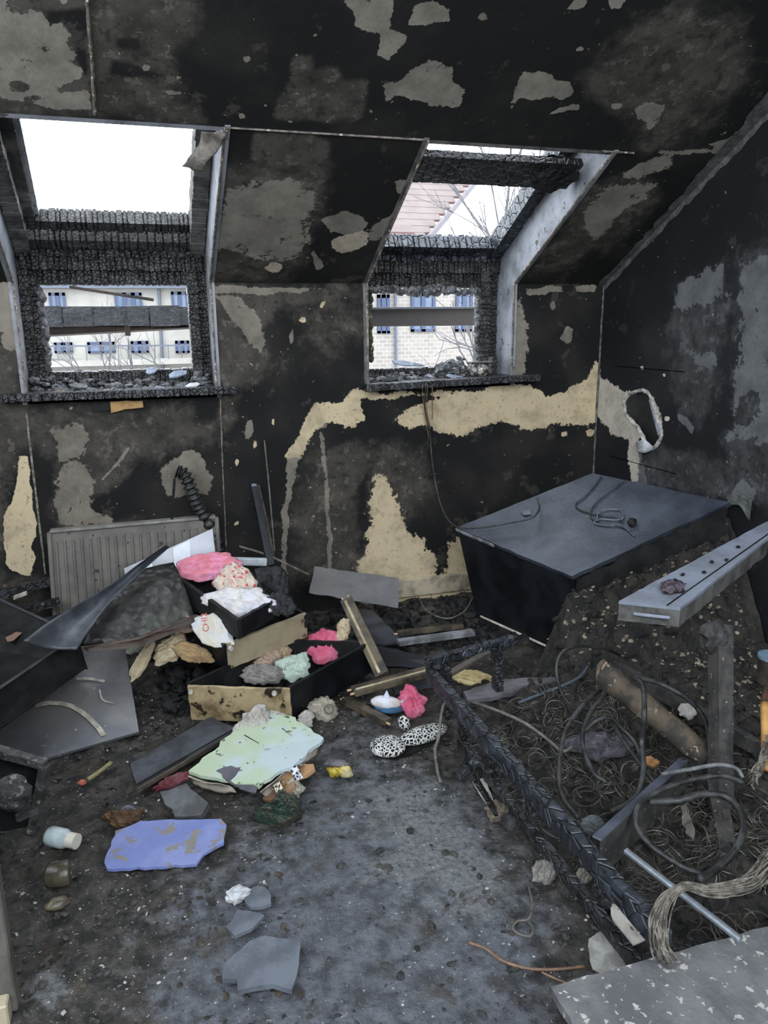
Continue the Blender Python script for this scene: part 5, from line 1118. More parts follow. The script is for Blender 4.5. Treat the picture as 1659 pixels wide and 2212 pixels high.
cloth('burnt_garment', 'crumbled black clothing remnant at the right end of the topmost drawer', 602, 1312, .37, 32, 22, .05, mat('burnt_crust', (.012, .012, .014), (.05, .05, .055), 40, rough=.5, bump=1.0), 19, ridge=.4)
ws = thing('lettered_shirt', 'white shirt with red lettering between the topmost and middle drawers', 'clothing', onz(470, 1352, .27))
cloth('shirt_body', None, 466, 1362, .315, 50, 30, .03, fabric('offwhite_fabric', (.60, .55, .45), (.56, .56, .58)), 12, ridge=.0, rot=-38, parent=ws, amp=.22)
RED = mat('red_print', (.45, .06, .05), rough=.8, bump=0)
fc_ = bpy.data.curves.new('print', 'FONT'); fc_.body = 'CHI2'; fc_.size = .036; fc_.extrude = .0015
to = bpy.data.objects.new('print_tmp', fc_); COL.objects.link(to); dg = bpy.context.evaluated_depsgraph_get(); tm = bpy.data.meshes.new_from_object(to.evaluated_get(dg)); bpy.data.objects.remove(to)
tp = onz(452, 1364, .315) + nrm(CAM - onz(452, 1364, .315)) * .045; rr = nrm([RT[0], RT[1], 0]); vw = nrm(CAM - tp); upx = nrm(np.cross(vw, rr)); ang = math.radians(100)
ex = rr * math.cos(ang) + upx * math.sin(ang); ey = -rr * math.sin(ang) + upx * math.cos(ang)
Vt = np.array([v.co[:] for v in tm.vertices]); Ft = [tuple(p.vertices) for p in tm.polygons]
obj('printed_lettering', (tp + Vt[:, :1] * ex + Vt[:, 1:2] * ey + Vt[:, 2:3] * vw, Ft), RED, ws)
cloth('tan_sleeve', 'tan sleeve hanging out left of the middle drawer', 408, 1350, .30, 38, 16, .03, TANF, 14, rot=24)
cloth('cream_cloth', 'cream printed strip of cloth hanging beside the honeycomb board', 306, 1430, .17, 14, 40, .03, CREAMF, 15, rot=-18, amp=.25)
cloth('mint_scrap', 'pale mint scrap of cloth left of the charred stick', 296, 1396, .19, 22, 15, .03, fabric('pale_mint', (.42, .45, .36)), 16)
cloth('yellow_cloth', 'yellowish cream cloth with a red hem under the charred stick', 368, 1405, .20, 36, 26, .04, CREAMF, 17, rot=20)
cloth('ochre_cloth', 'ochre cloth trailing out below the middle drawer', 418, 1414, .20, 38, 17, .03, fabric('ochre', (.36, .25, .13), (.26, .17, .09)), 18, rot=-22)
cloth('red_hem', 'narrow red fabric hem beside the yellowish cloth', 396, 1394, .19, 7, 22, .02, PINK2, 27, rot=6, amp=.2)
cloth('lace_top', 'tan lace top in the lowest drawer', 560, 1430, .13, 44, 26, .06, TANF, 21, ridge=.3)
cloth('grey_satin_cloth', 'grey satin cloth bulging over the edge of the lowest drawer', 572, 1460, .12, 46, 20, .05, GREYF, 22, ridge=.22)
cloth('striped_cloth', 'mint striped cloth at the right of the lowest drawer', 628, 1446, .135, 32, 22, .05, MINT, 23, ridge=.1, rot=14)
cloth('tan_bundle', 'tan bundle with a turquoise mark under the middle drawer', 592, 1408, .15, 30, 22, .04, fabric('tan_bundle', (.40, .30, .19), (.32, .22, .14)), 24)
cloth('pink_cloth', 'hot pink crumpled cloth at the back of the lowest drawer', 700, 1395, .15, 36, 30, .05, PINK2, 25, ridge=.0, rot=30)
cloth('cream_ball', 'cream balled cloth wedged behind the diagonal rail', 742, 1365, .20, 16, 20, .03, CREAMF, 26)
cloth('white_veil', 'white crumpled veil behind the green case', 548, 1560, .10, 36, 22, .04, PALEF, 28, ridge=.3, rot=25)
cloth('beige_veil', 'beige crumpled fabric between the green case and the lowest drawer', 590, 1552, .09, 30, 12, .03, PALEF, 29, ridge=.3)
cloth('white_scrap', 'small white scrap at the corner of the lowest drawer', 660, 1556, .03, 16, 15, .02, PALEF, 30, ridge=.3)
pc = thing('melted_cup', 'cream melted piece with a round ring beside the lowest drawer', 'plastic', onz(700, 1540, 0))
MC = mat('cream_melt', (.38, .34, .27), (.26, .23, .18), 12, rough=.5, bump=.4)
cloth('melted_shell', None, 700, 1532, .035, 30, 22, .04, MC, 31, amp=.2, ridge=.1, parent=pc, rot=-12)
pq = onz(708, 1530, .05) + vw * .035
obj('ring', tube([pq + (rr * math.cos(t) + upx * math.sin(t)) * .018 for t in np.linspace(0, 2 * math.pi, 14)], .004, 6, False), mat('ring_dull_brown', (.12, .10, .09), rough=.5), pc)  # darker brown ring on the cream piece
# plush toy and companions near the bed
tf = thing('plush_fish', 'white and blue plush fish toy lying by the short rail', 'toy', onz(835, 1530, 0))
pf = onz(833, 1518, .05)
obj('body', lump(pf, rr * .062 + [0, 0, -.004], (0, .035, 0), (0, 0, .026), .12, 1.4, 3, 4), fabric('plush_white', (.62, .62, .68), (.50, .44, .38)), tf, True)
obj('belly', lump(pf + rr * .012 + [0, -.006, -.018], rr * .056, (0, .034, 0), (0, 0, .022), .15, 1.4, 4, 4), fabric('plush_blue', (.05, .13, .24), (.04, .09, .16)), tf, True)
obj('fin', sheet([pf + [0, 0, .022] - rr * .012, pf + rr * .004 + [0, 0, .055]], [pf + rr * .02 + [0, 0, .022], pf + rr * .006 + [0, 0, .055]], .006, 8, 6), fabric('plush_fin', (.62, .62, .72)), tf, True)
obj('tail', sheet([pf + rr * .055 + [0, 0, .006], pf + rr * .085 + [0, 0, .022]], [pf + rr * .055 + [0, 0, -.006], pf + rr * .085 + [0, 0, -.016]], .006, 8, 6), fabric('plush_tail', (.5, .5, .58)), tf, True)
cloth('pink_net', 'crumpled raspberry pink net cloth next to the plush fish', 886, 1514, .045, 30, 26, .05, PINK2, 33, ridge=.1)
LEO = fabric('black_white_animal_print', (.55, .54, .52), (.012, .012, .012), 'leopard', 75)
sh = thing('slipper', 'black and white animal print slipper on the floor beside the bed', 'slipper', onz(880, 1605, 0))
s0_, s1_ = onz(838, 1612, .03), onz(925, 1582, .035); sd_ = nrm(s1_ - s0_); sn_ = np.cross([0, 0, 1], sd_)
obj('toe', lump(s0_, sd_ * .066, sn_ * .066, (0, 0, .024), .12, 1.2, 5, 4), LEO, sh, True)
obj('heel_cup', lump(s1_ - sd_ * .02, sd_ * .105, sn_ * .046, (0, 0, .028), .14, 1.4, 6, 4), LEO, sh, True)
obj('tongue', lump(onz(872, 1562, .05), sd_ * .02, sn_ * .03, (0, 0, .028), .3, 1.8, 7, 3), LEO, sh, True)
obj('sole', slab([s0_ - sd_ * .05 + [0, 0, -.022], s0_ - sn_ * .06 + [0, 0, -.022], s1_ - sn_ * .04 + [0, 0, -.022], s1_ + sd_ * .07 + [0, 0, -.022], s1_ + sn_ * .04 + [0, 0, -.022], s0_ + sn_ * .06 + [0, 0, -.022]], .006), SOOT, sh)
cloth('yellow_paper', 'crumpled yellowish paper lying under the bed head rail', 1020, 1466, .04, 42, 16, .04, fabric('yellowed_paper', (.55, .45, .24), (.44, .34, .17)), 35, ridge=.3, rot=-8)
# melted yellow toy
my = thing('melted_toy', 'small melted yellow plastic block on the floor', 'toy', onz(735, 1675, 0))
YEL = mat('yellow_plastic', (.50, .40, .10), (.40, .35, .20), 16, rough=.35, bump=.4)
pm = onz(745, 1665, .03)
obj('body', lump(pm, rr * .026, (0, .02, 0), (0, 0, .026), .3, 2.0, 4, 4), YEL, my, True)
obj('melted_end', lump(pm - rr * .038 + [0, 0, -.003], rr * .02, (0, .016, 0), (0, 0, .018), .5, 2.4, 6, 4, .3), mat('yellow_brown_melt', (.42, .32, .04), (.10, .06, .02), 18, rough=.3), my, True)
obj('sooty_top', lump(pm + [0, .012, .022] - rr * .02, rr * .045, (0, .02, 0), (0, 0, .010), .4, 2.4, 7, 4), mat('grey_crust', (.14, .13, .14), (.06, .055, .055), 20, bump=.6), my, True)
# scorched sandals at the corner of the green case
SOLE = mat('tan_sandal_sole', (.48, .28, .13), (.38, .21, .10), 10, rough=.6); STRAP = fabric('spotted_strap', (.62, .56, .45), (.05, .04, .03), 'leopard', 95)
for k, (x0, y0, x1, y1, z, lb, mt, sp) in enumerate(((612, 1680, 660, 1662, .06, 'tan sandal with white spotted strap at the corner of the green case', SOLE, fabric('spotted_white_strap', (.62, .62, .68), (.05, .05, .06), 'leopard', 95)), (585, 1716, 618, 1700, .035, 'darker sandal with cream spotted strap below the tan one', mat('brown_sandal_sole', (.20, .11, .07), (.30, .17, .09), 14, rough=.6), STRAP))):
    sa = thing('sandal', lb, 'sandal', onz((x0 + x1) / 2, (y0 + y1) / 2, 0), 'pair of scorched sandals'); a = onz(x0, y0, z); b = onz(x1, y1, z + .02); d = nrm(b - a); s = nrm(np.cross([0, 0, 1], d)); n = np.cross(d, s)
    obj('sole', slab([a - d * .03, a + s * .03 - d * .01, ext(a, b, .5) + s * .028, b + s * .032, b + d * .03 + s * .015, b + d * .03 - s * .015, b - s * .032, ext(a, b, .5) - s * .028, a - s * .03 - d * .01], .012, 0, 0, nrm_dir=(0, 0, 1)), mt, sa)
    c = ext(a, b, .45)
    obj('strap', sheet([c + s * .036 + d * .02 - n * .005, c + n * .026 + d * .02, c - s * .036 + d * .03 - n * .005], [c + s * .036 - d * .012 - n * .005, c + n * .024 - d * .006, c - s * .036 + d * .0 - n * .005], .003, 18, 6), sp, sa, True)
    obj('strap', sheet([c + s * .034 + d * .05 - n * .005, c + n * .02 + d * .03, c - s * .01 + d * .00 + n * .02], [c + s * .034 + d * .036 - n * .005, c + n * .018 + d * .018, c - s * .012 - d * .012 + n * .02], .003, 14, 4), sp, sa, True)
cloth('clear_plastic', 'crumpled clear plastic beside the sandals', 634, 1706, .035, 18, 18, .03, mat('clear_melt', (.42, .40, .33), (.30, .28, .22), 12, rough=.2, bump=.5), 41, ridge=.3, cat='plastic')
cloth('green_bag', 'dirty green plastic bag crumpled on the floor in front of the sandals', 608, 1758, .02, 48, 26, .07, mat('dirty_green_bag', (.035, .06, .045), (.05, .045, .03), 9, rough=.3, bump=.6, c3=(.14, .22, .18), s3=20, t3=.64), 42, ridge=.35, cat='bag')
cloth('rusty_tin', 'rust-brown crumpled metal behind the blue sheet', 272, 1768, .02, 38, 13, .05, mat('rust', (.14, .075, .035), (.06, .035, .02), 14, rough=.7, bump=.5), 43, ridge=.2, cat='metal')
obj('crescent_plate', sheet([onz(245, 1762, .04), onz(275, 1738, .05), onz(302, 1752, .04)], [onz(250, 1766, .02), onz(275, 1756, .025), onz(300, 1764, .02)], .005, 14, 6), SLATE, label='small dark crescent of plate above the rust-brown metal', cat='plate', smooth=True)
cloth('red_wool', 'dark red woolly scrap at the edge of the dark drawer front', 365, 1695, .03, 34, 10, .03, fabric('dark_red_wool', (.14, .03, .04), (.20, .10, .11)), 44, rot=28, cat='scrap')
fx = thing('toothbrush', 'red-tipped yellowish plastic stick on the rubble at the left', 'stick', onz(205, 1675, 0))
obj('handle', tube([onz(190, 1684, .02), onz(215, 1667, .03), onz(240, 1648, .03)], .008, 8), mat('yellowed_handle', (.30, .26, .12), (.2, .17, .09), 20), fx, True)
obj('red_tip', lump(onz(178, 1690, .02), (.014, 0, 0), (0, .01, 0), (0, 0, .01), .3, 2, 4, 3), mat('red_tip', (.42, .10, .07), rough=.5), fx, True)
mug = thing('glass_jar', 'smoky amber glass jar lying broken at the lower left', 'jar', onz(130, 1900, 0))
obj('jar_body', tube([onz(110, 1890, .035), onz(130, 1888, .04), onz(150, 1884, .04)], .035, 16, True, 4), mat('smoky_amber_glass', (.06, .05, .035), (.10, .085, .06), 8, rough=.15, bump=.2), mug, True)
obj('jar_rim', lump(onz(125, 1950, .015), (.03, .01, 0), (-.008, .02, 0), (0, 0, .014), .25, 2, 4, 3), mat('amber_rim', (.16, .13, .08), (.09, .07, .05), 9, rough=.2), mug, True)
obj('red_cap_scrap', slab([onz(96, 1878, .03), onz(122, 1876, .03), onz(112, 1890, .03), onz(102, 1892, .03)], .004, .002, 3), mat('faded_red', (.34, .10, .09), rough=.6), label='faded red plastic scrap beside the amber jar', cat='scrap')

# ================================================================== papers and planks by the bed
PAPER = mat('scorched_paper', (.52, .49, .43), (.30, .27, .24), 12, .45, .7, rough=.8, bump=.3, c3=(.03, .025, .02), s3=20, t3=.63)
def paper(label, pts, z, sd, m=PAPER, name='paper_sheet', th=.003): return obj(name, slab([onz(x, y, z) for x, y in pts], th, .005, sd, .02), m, label=label, cat='paper')
paper('curled white paper scrap at the edge of the bed side', ((1020, 1688), (1045, 1682), (1066, 1735), (1055, 1742), (1035, 1715)), .012, 1)
paper('spotted white paper lying inside the bed near its foot', ((1314, 1948), (1340, 1962), (1380, 1995), (1398, 2030), (1365, 2045), (1330, 2010)), .05, 2)
paper('whitish plaster paper outside the bed foot', ((1272, 2030), (1300, 2010), (1350, 2055), (1352, 2090), (1310, 2110), (1280, 2095)), .012, 3, mat('plaster_paper', (.42, .41, .38), (.24, .23, .21), 16, bump=.5))
paper('beige card scrap in the middle of the bed', ((1470, 1745), (1485, 1735), (1500, 1790), (1498, 1815), (1480, 1800)), .09, 4, mat('beige_card', (.22, .20, .17), (.13, .12, .10), 14))
cloth('tan_clump', 'tan crumpled clump below the curled paper by the bed', 1070, 1755, .02, 20, 16, .02, mat('tan_clump', (.16, .13, .09), (.08, .065, .05), 20, bump=.6), 51, cat='clump')
cloth('plaster_lump', 'grey plaster lump between the bed rails', 1175, 1888, .02, 22, 16, .02, mat('grey_plaster_lump', (.24, .22, .20), (.12, .11, .10), 20, bump=.6), 52, cat='lump')
cloth('plaster_lump', 'pale crumbled lump on the lower bed rail', 1262, 1898, .05, 14, 12, .02, mat('pale_plaster_lump', (.22, .21, .17), (.10, .09, .08), 20, bump=.6), 53, cat='lump')
cloth('plastic_cup', 'crushed glassy cup inside the bed', 1282, 1785, .09, 22, 16, .03, mat('glassy_cup', (.16, .17, .18), (.09, .095, .10), 8, rough=.15), 54, cat='cup', amp=.2, ridge=.1)
cloth('orange_scrap', 'small orange-brown scrap under the coiled cable', 1408, 1648, .12, 14, 9, .02, mat('orange_scrap', (.36, .18, .06), (.20, .10, .05), 20), 55, cat='scrap')
cloth('white_scrap', 'small white scrap beside the leaning post', 1482, 1540, .15, 18, 12, .02, PALEF, 56, cat='scrap')
cloth('purple_ash', 'purplish burnt bedding patch inside the cable loops', 1290, 1608, .09, 60, 24, .06, mat('purple_ash', (.045, .04, .05), (.11, .10, .12), 26, bump=.9), 57, cat='bedding')
# charred roll, angle bar, rod, fibre strip
ro = thing('cardboard_roll', 'charred brown roll sticking up out of the bed rubble', 'roll', onz(1400, 1560, 0))
ROL = mat('charred_roll', (.10, .075, .05), (.03, .026, .022), 14, .40, .62, rough=.75, bump=.8, c3=(.34, .29, .22), s3=36, t3=.64)
R0, R1 = onz(1300, 1452, .33), onz(1530, 1640, .12)
obj('tube', tube([R0, ext(R0, R1, .25), ext(R0, R1, .5) + [0, 0, .004], ext(R0, R1, .75), R1], .042, 14, True, 8, lambda u: 1.08 - .1 * u + .05 * math.sin(u * 19), .06, 4), ROL, ro, True)
obj('pale_end', lump(R0 + nrm(R0 - R1) * .008 + [.012, 0, .012], (.022, .008, 0), (0, .022, 0), (0, 0, .024), .3, 2.2, 4, 4), mat('pale_roll_end', (.46, .38, .34), (.30, .20, .15), 16, rough=.6), ro, True)
obj('open_end', tube([R0 + (np.array([0, 0, 1.0]) * math.sin(t) + nrm(np.cross(R0 - R1, [0, 0, 1])) * math.cos(t)) * .040 for t in np.linspace(0, 6.283, 16)], .007, 6, False), mat('frayed_brown', (.13, .10, .07), (.05, .04, .03), 30), ro, True)
ab = thing('angle_bar', 'dull blue metal angle bar lying across the bed', 'bar', onz(1380, 1730, .15))
a, b = onz(1288, 1812, .24), onz(1476, 1642, .22)
AB = mat('dull_blue_steel', (.13, .14, .18), (.08, .085, .11), 10, rough=.4, metal=.4, bump=.2); obj('flange', bar(a, b, .028, .004), AB, ab); obj('web', slab([a + [.012, .0, 0], b + [.012, 0, 0], b + [.012, -.0, -.10], a + [.012, -.0, -.13]], .004), SPECK, ab)
obj('steel_rod', tube([onz(1352, 1838, .26), onz(1600, 2030, .235)], .0085, 10, False), mat('pale_steel', (.30, .34, .38), (.18, .20, .22), 20, rough=.35, metal=.4), label='pale steel rod lying across the bed springs at the foot', cat='rod')
obj('steel_rod', tube([onz(1120, 1518, .06), onz(1240, 1470, .09), onz(1270, 1440, .10)], .006, 8), mat('blue_steel_rod', (.12, .15, .18), rough=.4, metal=.3), label='thin bluish rod running behind the bed head', cat='rod')
FIB = mat('frayed_fibre', (.24, .21, .175), (.08, .07, .055), 30, rough=.9, bump=.9)
def strands(label, pts, n, spread, r, sd):
    rs = np.random.RandomState(sd); base = catmull(np.array(pts), 6); L = len(base); out = []
    for k in range(n):
        ph = rs.uniform(0, 6.28, 3); o1 = rs.normal(0, 1, 3); u = np.linspace(0, 1, L)[:, None]; w = spread * (1.35 - .9 * np.clip(np.abs(u - .5) * -2 + 1, 0, 1))
        off = w * (o1 * .8 + .7 * np.sin(u * rs.uniform(8, 22) + ph)); a, b = sorted(rs.uniform(0, 1, 2)); a = int(a * .4 * L); b = int(L - (1 - b) * .4 * L)
        out.append(tube((base + off)[a:b], r * rs.uniform(.5, 1.5), 4, False, 1, None, .3, k))
    return obj('frayed_strap', join(*out), FIB, label=label, cat='strap', smooth=True)
strands('frayed pale fibrous strap trailing over the foot of the bed', [onz(1700, 1800, .30), onz(1640, 1890, .30), onz(1590, 1918, .29), onz(1530, 1925, .28), onz(1480, 1915, .29), onz(1440, 1945, .28), onz(1425, 2000, .26), onz(1430, 2060, .22), onz(1445, 2090, .17)], 60, .009, .0021, 4)
strands('short frayed fibrous end at the right edge above the bed', [onz(1668, 1600, .30), onz(1645, 1650, .27), onz(1615, 1700, .2)], 26, .010, .0025, 5)
st = thing('broken_spindle', 'broken orange wooden spindle at the right edge of the picture', 'spindle', onz(1650, 1600, .2))
obj('wood', tube([onz(1655, 1665, .24), onz(1654, 1590, .30), onz(1652, 1520, .36)], .014, 10), mat('orange_wood', (.52, .30, .09), (.36, .18, .05), 9, rough=.5), st, True)
obj('burnt_end', tube([onz(1652, 1520, .36), onz(1656, 1475, .39)], .013, 8, False, 1, lambda u: 1 - .7 * u, .2, 3), mat('burnt_wood_end', (.10, .04, .02), (.03, .02, .015), 30), st)
bl = thing('paint_tin', 'dark round tin with a bluish rim at the right edge', 'tin', onz(1660, 1430, .2)); q = onz(1668, 1415, .32)
obj('body', cylinder(q + [0, 0, -.11], q + [0, 0, -.012], .045, sides=20), mat('rusty_tin', (.05, .035, .025), (.02, .018, .016), 20, bump=.5), bl); obj('rim', cylinder(q + [0, 0, -.012], q, .05, sides=20), mat('blue_rim', (.22, .32, .40), (.12, .18, .22), 20, rough=.4), bl)

# ================================================================== cables
def cable(label, pts, r, m=RUBBER, name='cable', cat='cable', jit=0.0): return obj(name, tube(np.array([onz(x, y, z) for x, y, z in pts]), r, 8, True, 7, None, jit), m, label=label, cat=cat, smooth=True)
cable('black cable looping up beside the chest above the roll', [(1245, 1535, .10), (1215, 1500, .16), (1202, 1450, .24), (1212, 1412, .29), (1250, 1396, .30), (1300, 1400, .26), (1340, 1415, .2)], .006)
cable('thick cable loop hanging down on the left of the bed springs', [(1310, 1480, .26), (1262, 1520, .24), (1222, 1580, .20), (1208, 1660, .15), (1215, 1720, .12), (1250, 1768, .09)], .008)
cable('long cable loop over the roll down to the angle bar', [(1368, 1465, .36), (1388, 1480, .365), (1392, 1540, .33), (1386, 1600, .22), (1390, 1660, .18), (1375, 1720, .13), (1320, 1755, .1)], .009)
cable('inner cable loop between the roll and the springs', [(1320, 1488, .24), (1275, 1540, .2), (1258, 1600, .15), (1280, 1665, .12), (1310, 1690, .1)], .008)
cable('small cable loop in the middle of the bed', [(1262, 1580, .14), (1290, 1556, .17), (1320, 1552, .19), (1345, 1575, .18), (1372, 1605, .15), (1395, 1660, .12)], .007)
cable('cable crossing down to the orange scrap', [(1326, 1560, .17), (1340, 1590, .16), (1375, 1640, .14), (1415, 1690, .12)], .008)
cable('cable arching behind the roll toward the post', [(1370, 1462, .36), (1420, 1475, .33), (1470, 1500, .29), (1510, 1535, .23), (1530, 1580, .2), (1535, 1650, .14)], .008)
cable('big cable loop at the foot of the bed right of the angle bar', [(1605, 1690, .25), (1560, 1676, .27), (1490, 1685, .27), (1420, 1710, .26), (1380, 1740, .25), (1376, 1785, .22), (1410, 1830, .2), (1470, 1870, .18), (1520, 1890, .17)], .008)
cable('outer big cable loop curving down to the frayed strap', [(1400, 1732, .24), (1460, 1730, .26), (1520, 1715, .27), (1570, 1722, .26), (1600, 1755, .25), (1604, 1800, .23), (1585, 1840, .21), (1550, 1875, .19), (1510, 1900, .2)], .010)
cable('thin pale cable arching over the right of the bed', [(1605, 1680, .26), (1590, 1660, .28), (1550, 1652, .29), (1490, 1662, .28), (1430, 1672, .25)], .006, mat('ashy_cable', (.16, .16, .17), (.07, .07, .07), 30))
cable('grey cable running from the bed head down into the springs', [(1000, 1512, .10), (1060, 1530, .14), (1130, 1560, .15), (1180, 1595, .13), (1215, 1622, .10), (1240, 1610, .10)], .006, mat('grey_cable', (.17, .16, .135), (.09, .085, .07), 26))
cable('grey cord hanging down the outside of the bed corner', [(970, 1500, .2), (955, 1535, .16), (948, 1590, .08), (940, 1620, .03), (945, 1665, .012), (952, 1690, .01)], .006, MATS['grey_cable'])
cable('copper-coloured wire curled on the foreground floor', [(1012, 2036, .012), (1050, 2050, .016), (1085, 2075, .012), (1140, 2092, .012), (1200, 2094, .014), (1262, 2088, .014)], .004, mat('copper_wire', (.26, .14, .08), (.15, .09, .06), 30, rough=.4), 'copper_wire', 'wire')
cable('second thinner copper wire below the long one', [(1170, 2100, .01), (1195, 2112, .01), (1225, 2124, .01)], .003, MATS['copper_wire'], 'copper_wire', 'wire')
cable('small ring of wire on the floor outside the bed', [(1142, 1915, .01), (1150, 1955, .012), (1142, 1985, .01), (1118, 1990, .01), (1108, 2005, .01), (1122, 2018, .01), (1145, 2022, .01), (1152, 2005, .012), (1140, 1990, .012)], .0035, mat('dull_wire', (.14, .12, .10), (.08, .07, .06), 30), 'wire_ring', 'wire')
cable('thin wire bowed on the black floor before the skirting', [(905, 1290, .05), (918, 1315, .04), (945, 1332, .03), (975, 1335, .03), (1005, 1318, .04), (1022, 1290, .06)], .0035, MATS['grey_cable'], 'bowed_wire', 'wire')
# lead hanging from the right sill to the chest
hang = [ony(920, 830, 3.83), ony(918, 880, 3.90), ony(928, 930, 3.92), ony(932, 980, 3.91), ony(942, 1050, 3.88), ony(958, 1105, 3.75), onz(985, 1137, .535), onz(1035, 1140, .55), onz(1110, 1128, .59), onz(1150, 1118, .62), onz(1165, 1098, .64), onz(1160, 1075, .68)]
obj('power_lead', tube(np.array(hang), .0045, 8, True, 8), RUBBER, label='black lead hanging from the right sill onto the chest top', cat='lead', smooth=True)
COP = MATS['copper_wire']
for k, (xs, lb) in enumerate((((912, 916, 926), 'left bare copper strand hanging from the right sill'), ((924, 922, 930), 'middle bare copper strand hanging from the right sill'), ((934, 934, 934), 'right bare copper strand hanging from the right sill'))):
    obj('copper_strand', tube([ony(xs[0], 832, 3.825), ony(xs[1], 880, 3.90), ony(xs[2], 945 - 20 * k, 3.92)], .0025, 5), COP, label=lb, cat='wire')
wl = [(1268, 1045, .70), (1258, 1075, .68), (1242, 1096, .655), (1262, 1108, .64), (1300, 1118, .625), (1330, 1122, .62), (1350, 1130, .61), (1362, 1150, .59)]
tw = lambda pts, dz: [(x, y, z + dz) for x, y, z in pts]
ch_top = lambda x, y: (lambda d: CAM + d * (np.dot(cA - CAM, upn) / np.dot(d, upn)))(ray(x, y)) + upn * .008
def topwire(label, pts, r, m): obj('flex_lead', tube(np.array([ch_top(*p) for p in pts]), r, 7, True, 7), m, label=label, cat='lead', smooth=True)
topwire('black flex running from the back of the chest top to its middle', [(1300, 1032), (1270, 1070), (1244, 1092), (1258, 1106), (1295, 1115), (1330, 1120), (1345, 1130)], .004, RUBBER)
topwire('second black flex bent across the chest top', [(1350, 1040), (1318, 1065), (1285, 1092), (1276, 1118), (1300, 1134), (1340, 1140), (1365, 1150)], .0035, RUBBER)
topwire('bluish flex loop tangled in the middle of the chest top', [(1290, 1128), (1294, 1110), (1318, 1103), (1342, 1106), (1346, 1122), (1330, 1126), (1296, 1124), (1284, 1132), (1310, 1138), (1344, 1140), (1370, 1160)], .0035, mat('bluish_flex', (.16, .18, .22), (.06, .065, .08), 30, rough=.35))
obj('burnt_plug', lump(ch_top(1366, 1135) + upn * .01, (.022, 0, 0), (0, .02, 0), (0, 0, .022), .4, 2, 3, 3), SOOT, label='burnt black plug in the tangle on the chest top', cat='plug', smooth=True)
obj('paper_chip', slab([ch_top(1125, 1108), ch_top(1145, 1104), ch_top(1148, 1114), ch_top(1132, 1116)], .003, .002, 3), SLATE, label='small grey chip lying on the chest top', cat='chip')

# ================================================================== bed springs (uncountable tangle)
rs = np.random.RandomState(11); parts = []
def coil(c, R, r, turns, tilt, pitch):
    n = int(16 * turns) + 2; t = np.linspace(0, 2 * math.pi * turns, n) + rs.uniform(0, 6.28); P = np.stack([R * np.cos(t), R * np.sin(t), pitch * (t - t[0]) / 6.28], 1)
    ax = nrm([rs.normal(0, tilt), rs.normal(0, tilt), 1]); s = nrm(np.cross(ax, [1, .2, 0])); b = np.cross(ax, s); return tube(c + P[:, :1] * s + P[:, 1:2] * b + P[:, 2:3] * ax, r, 3, False)
for i in range(520):
    y = rs.uniform(1.22, 2.55); x = rs.uniform(1.08, 1.85); h = float(mound_h(np.array([x]), np.array([y]))[0])
    if h > .16: continue
    parts.append(coil(np.array([x, y, h + rs.uniform(0.0, .035)]), rs.uniform(.016, .044), .0012, rs.uniform(.4, 2.2), .7, rs.uniform(.004, .02)))
obj('bed_springs', join(*parts), mat('ashy_spring_wire', (.15, .138, .118), (.06, .055, .047), 20, rough=.45, metal=.3, bump=0), label='tangle of ashy mattress springs inside the bed frame', cat='springs', kind='stuff')

# ================================================================== small debris over the floor (uncountable)
def on_floor(x0, x1, y0, y1, avoid=True):
    def fn(rs):
        x, y = rs.uniform(x0, x1), rs.uniform(y0, y1); dens = 1.0
        px, py = proj(np.array([[x, y, 0]])); px, py = px[0], py[0]
        if avoid and 480 < px < 1080 and py > 1680: dens = .35
        return np.array([x, y, .0]) if rs.rand() < dens and x < 1.05 + (y - 1.2) * .0 + (.9 if y > 2.8 else 0) else None
    return fn
DK = mat('dark_floor_debris', (.014, .013, .012), (.06, .056, .05), 24, rough=.6, bump=.6, c3=(.16, .15, .15), s3=50, t3=.66)
fd = [scatter('', 2600, on_floor(-.75, 1.7, 1.15, 3.85), .003, .018, DK, 21, '', flat=.35, raw=True), scatter('', 1400, on_floor(-.75, 1.1, 1.15, 3.6), .0015, .008, None, 22, '', flat=.4, raw=True), scatter('', 1100, on_floor(-.75, .3, 1.2, 3.0, False), .002, .013, None, 23, '', flat=.25, raw=True)]
fo = obj('floor_debris', join(*fd), DK, label='layer of burnt crumbs and pale chips covering the floor', cat='debris', kind='stuff')
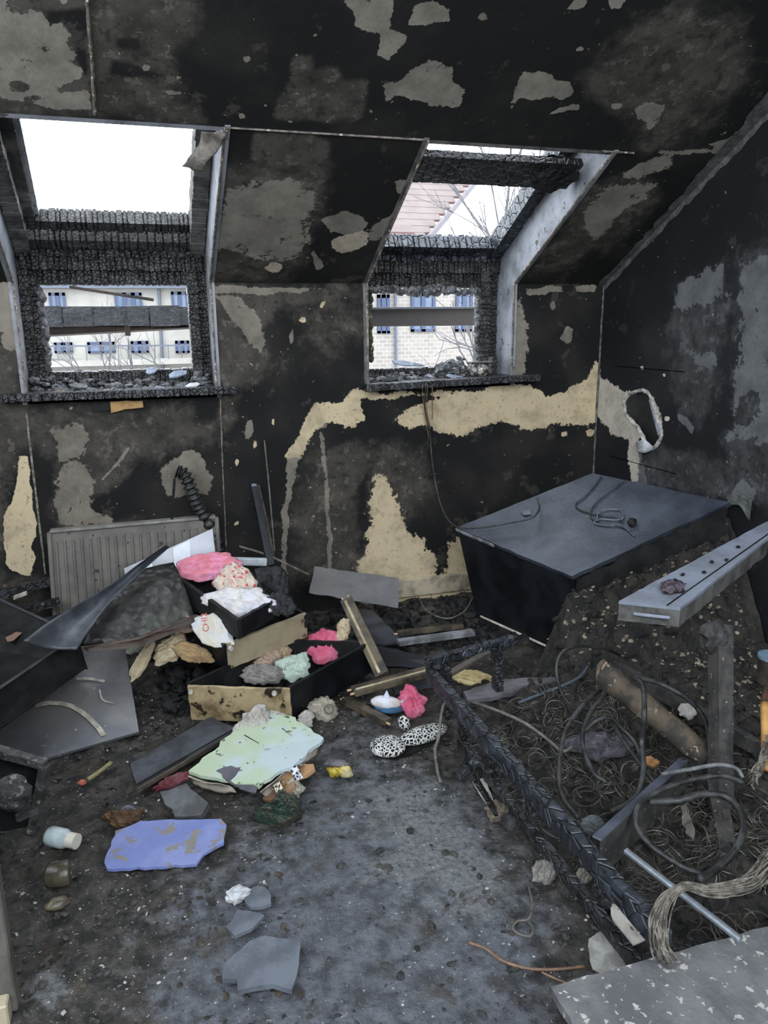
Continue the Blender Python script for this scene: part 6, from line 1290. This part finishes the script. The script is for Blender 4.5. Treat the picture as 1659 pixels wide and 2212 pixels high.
fo.data.materials.append(mat('pale_floor_chip', (.42, .40, .38), (.24, .22, .21), 30, rough=.7)); fo.data.materials.append(mat('brown_floor_debris', (.06, .045, .03), (.025, .02, .016), 20, rough=.65, bump=.6))
fo.data.polygons.foreach_set('material_index', sum(([k] * len(q[1]) for k, q in enumerate(fd)), []))
scatter('wall_foot_rubble', 700, lambda rs: np.array([rs.uniform(.55, 1.75), rs.uniform(3.1, 3.88), .0]), .01, .045, SOOT, 24, 'black burnt rubble along the foot of the far wall', 'rubble', .6)
scatter('pile_rubble', 500, lambda rs: np.array([rs.uniform(.0, .5), rs.uniform(2.95, 3.8), rs.uniform(0, .05)]), .01, .05, SOOT, 25, 'black burnt debris beneath the pile of drawers', 'rubble', .6)
# frayed rim of the hole in the right wall
rim = [np.array(p) + [-.004, 0, 0] for p in hole3] + [np.array(hole3[0]) + [-.004, 0, 0]]
obj('torn_plaster_rim', tube(np.array(rim), .009, 7, True, 5, None, .45, 3), mat('torn_plaster', (.50, .47, .43), (.22, .20, .18), 30, rough=.8, bump=.6), label='torn pale plaster rim around the hole in the right wall', cat='plaster')
obj('wall_stud', bar(onx(1408, 862, XR + .03), onx(1428, 940, XR + .03), .02, .03, up=(1, 0, 0)), mat('bluish_stud', (.30, .33, .38), (.16, .17, .2), 14), label='bluish strip visible inside the hole in the right wall', cat='strip')
obj('hanging_plaster', sheet([onx(1375, 955, XR - .012), onx(1392, 950, XR - .03), onx(1410, 965, XR - .012)], [onx(1380, 975, XR - .012), onx(1395, 978, XR - .02), onx(1408, 972, XR - .012)], .006, 12, 6, .01, 20, 3), DEB['white'], label='flap of torn plaster below the hole in the right wall', cat='plaster', smooth=True)
obj('torn_lining', sheet([onx(1565, 1075, XR - .01), onx(1590, 1065, XR - .03), onx(1625, 1080, XR - .02)], [onx(1580, 1090, XR - .02), onx(1600, 1095, XR - .04), onx(1618, 1128, XR - .02)], .005, 14, 8, .02, 18, 6), COVE, label='torn grey lining paper hanging on the right wall above the chest corner', cat='paper', smooth=True)
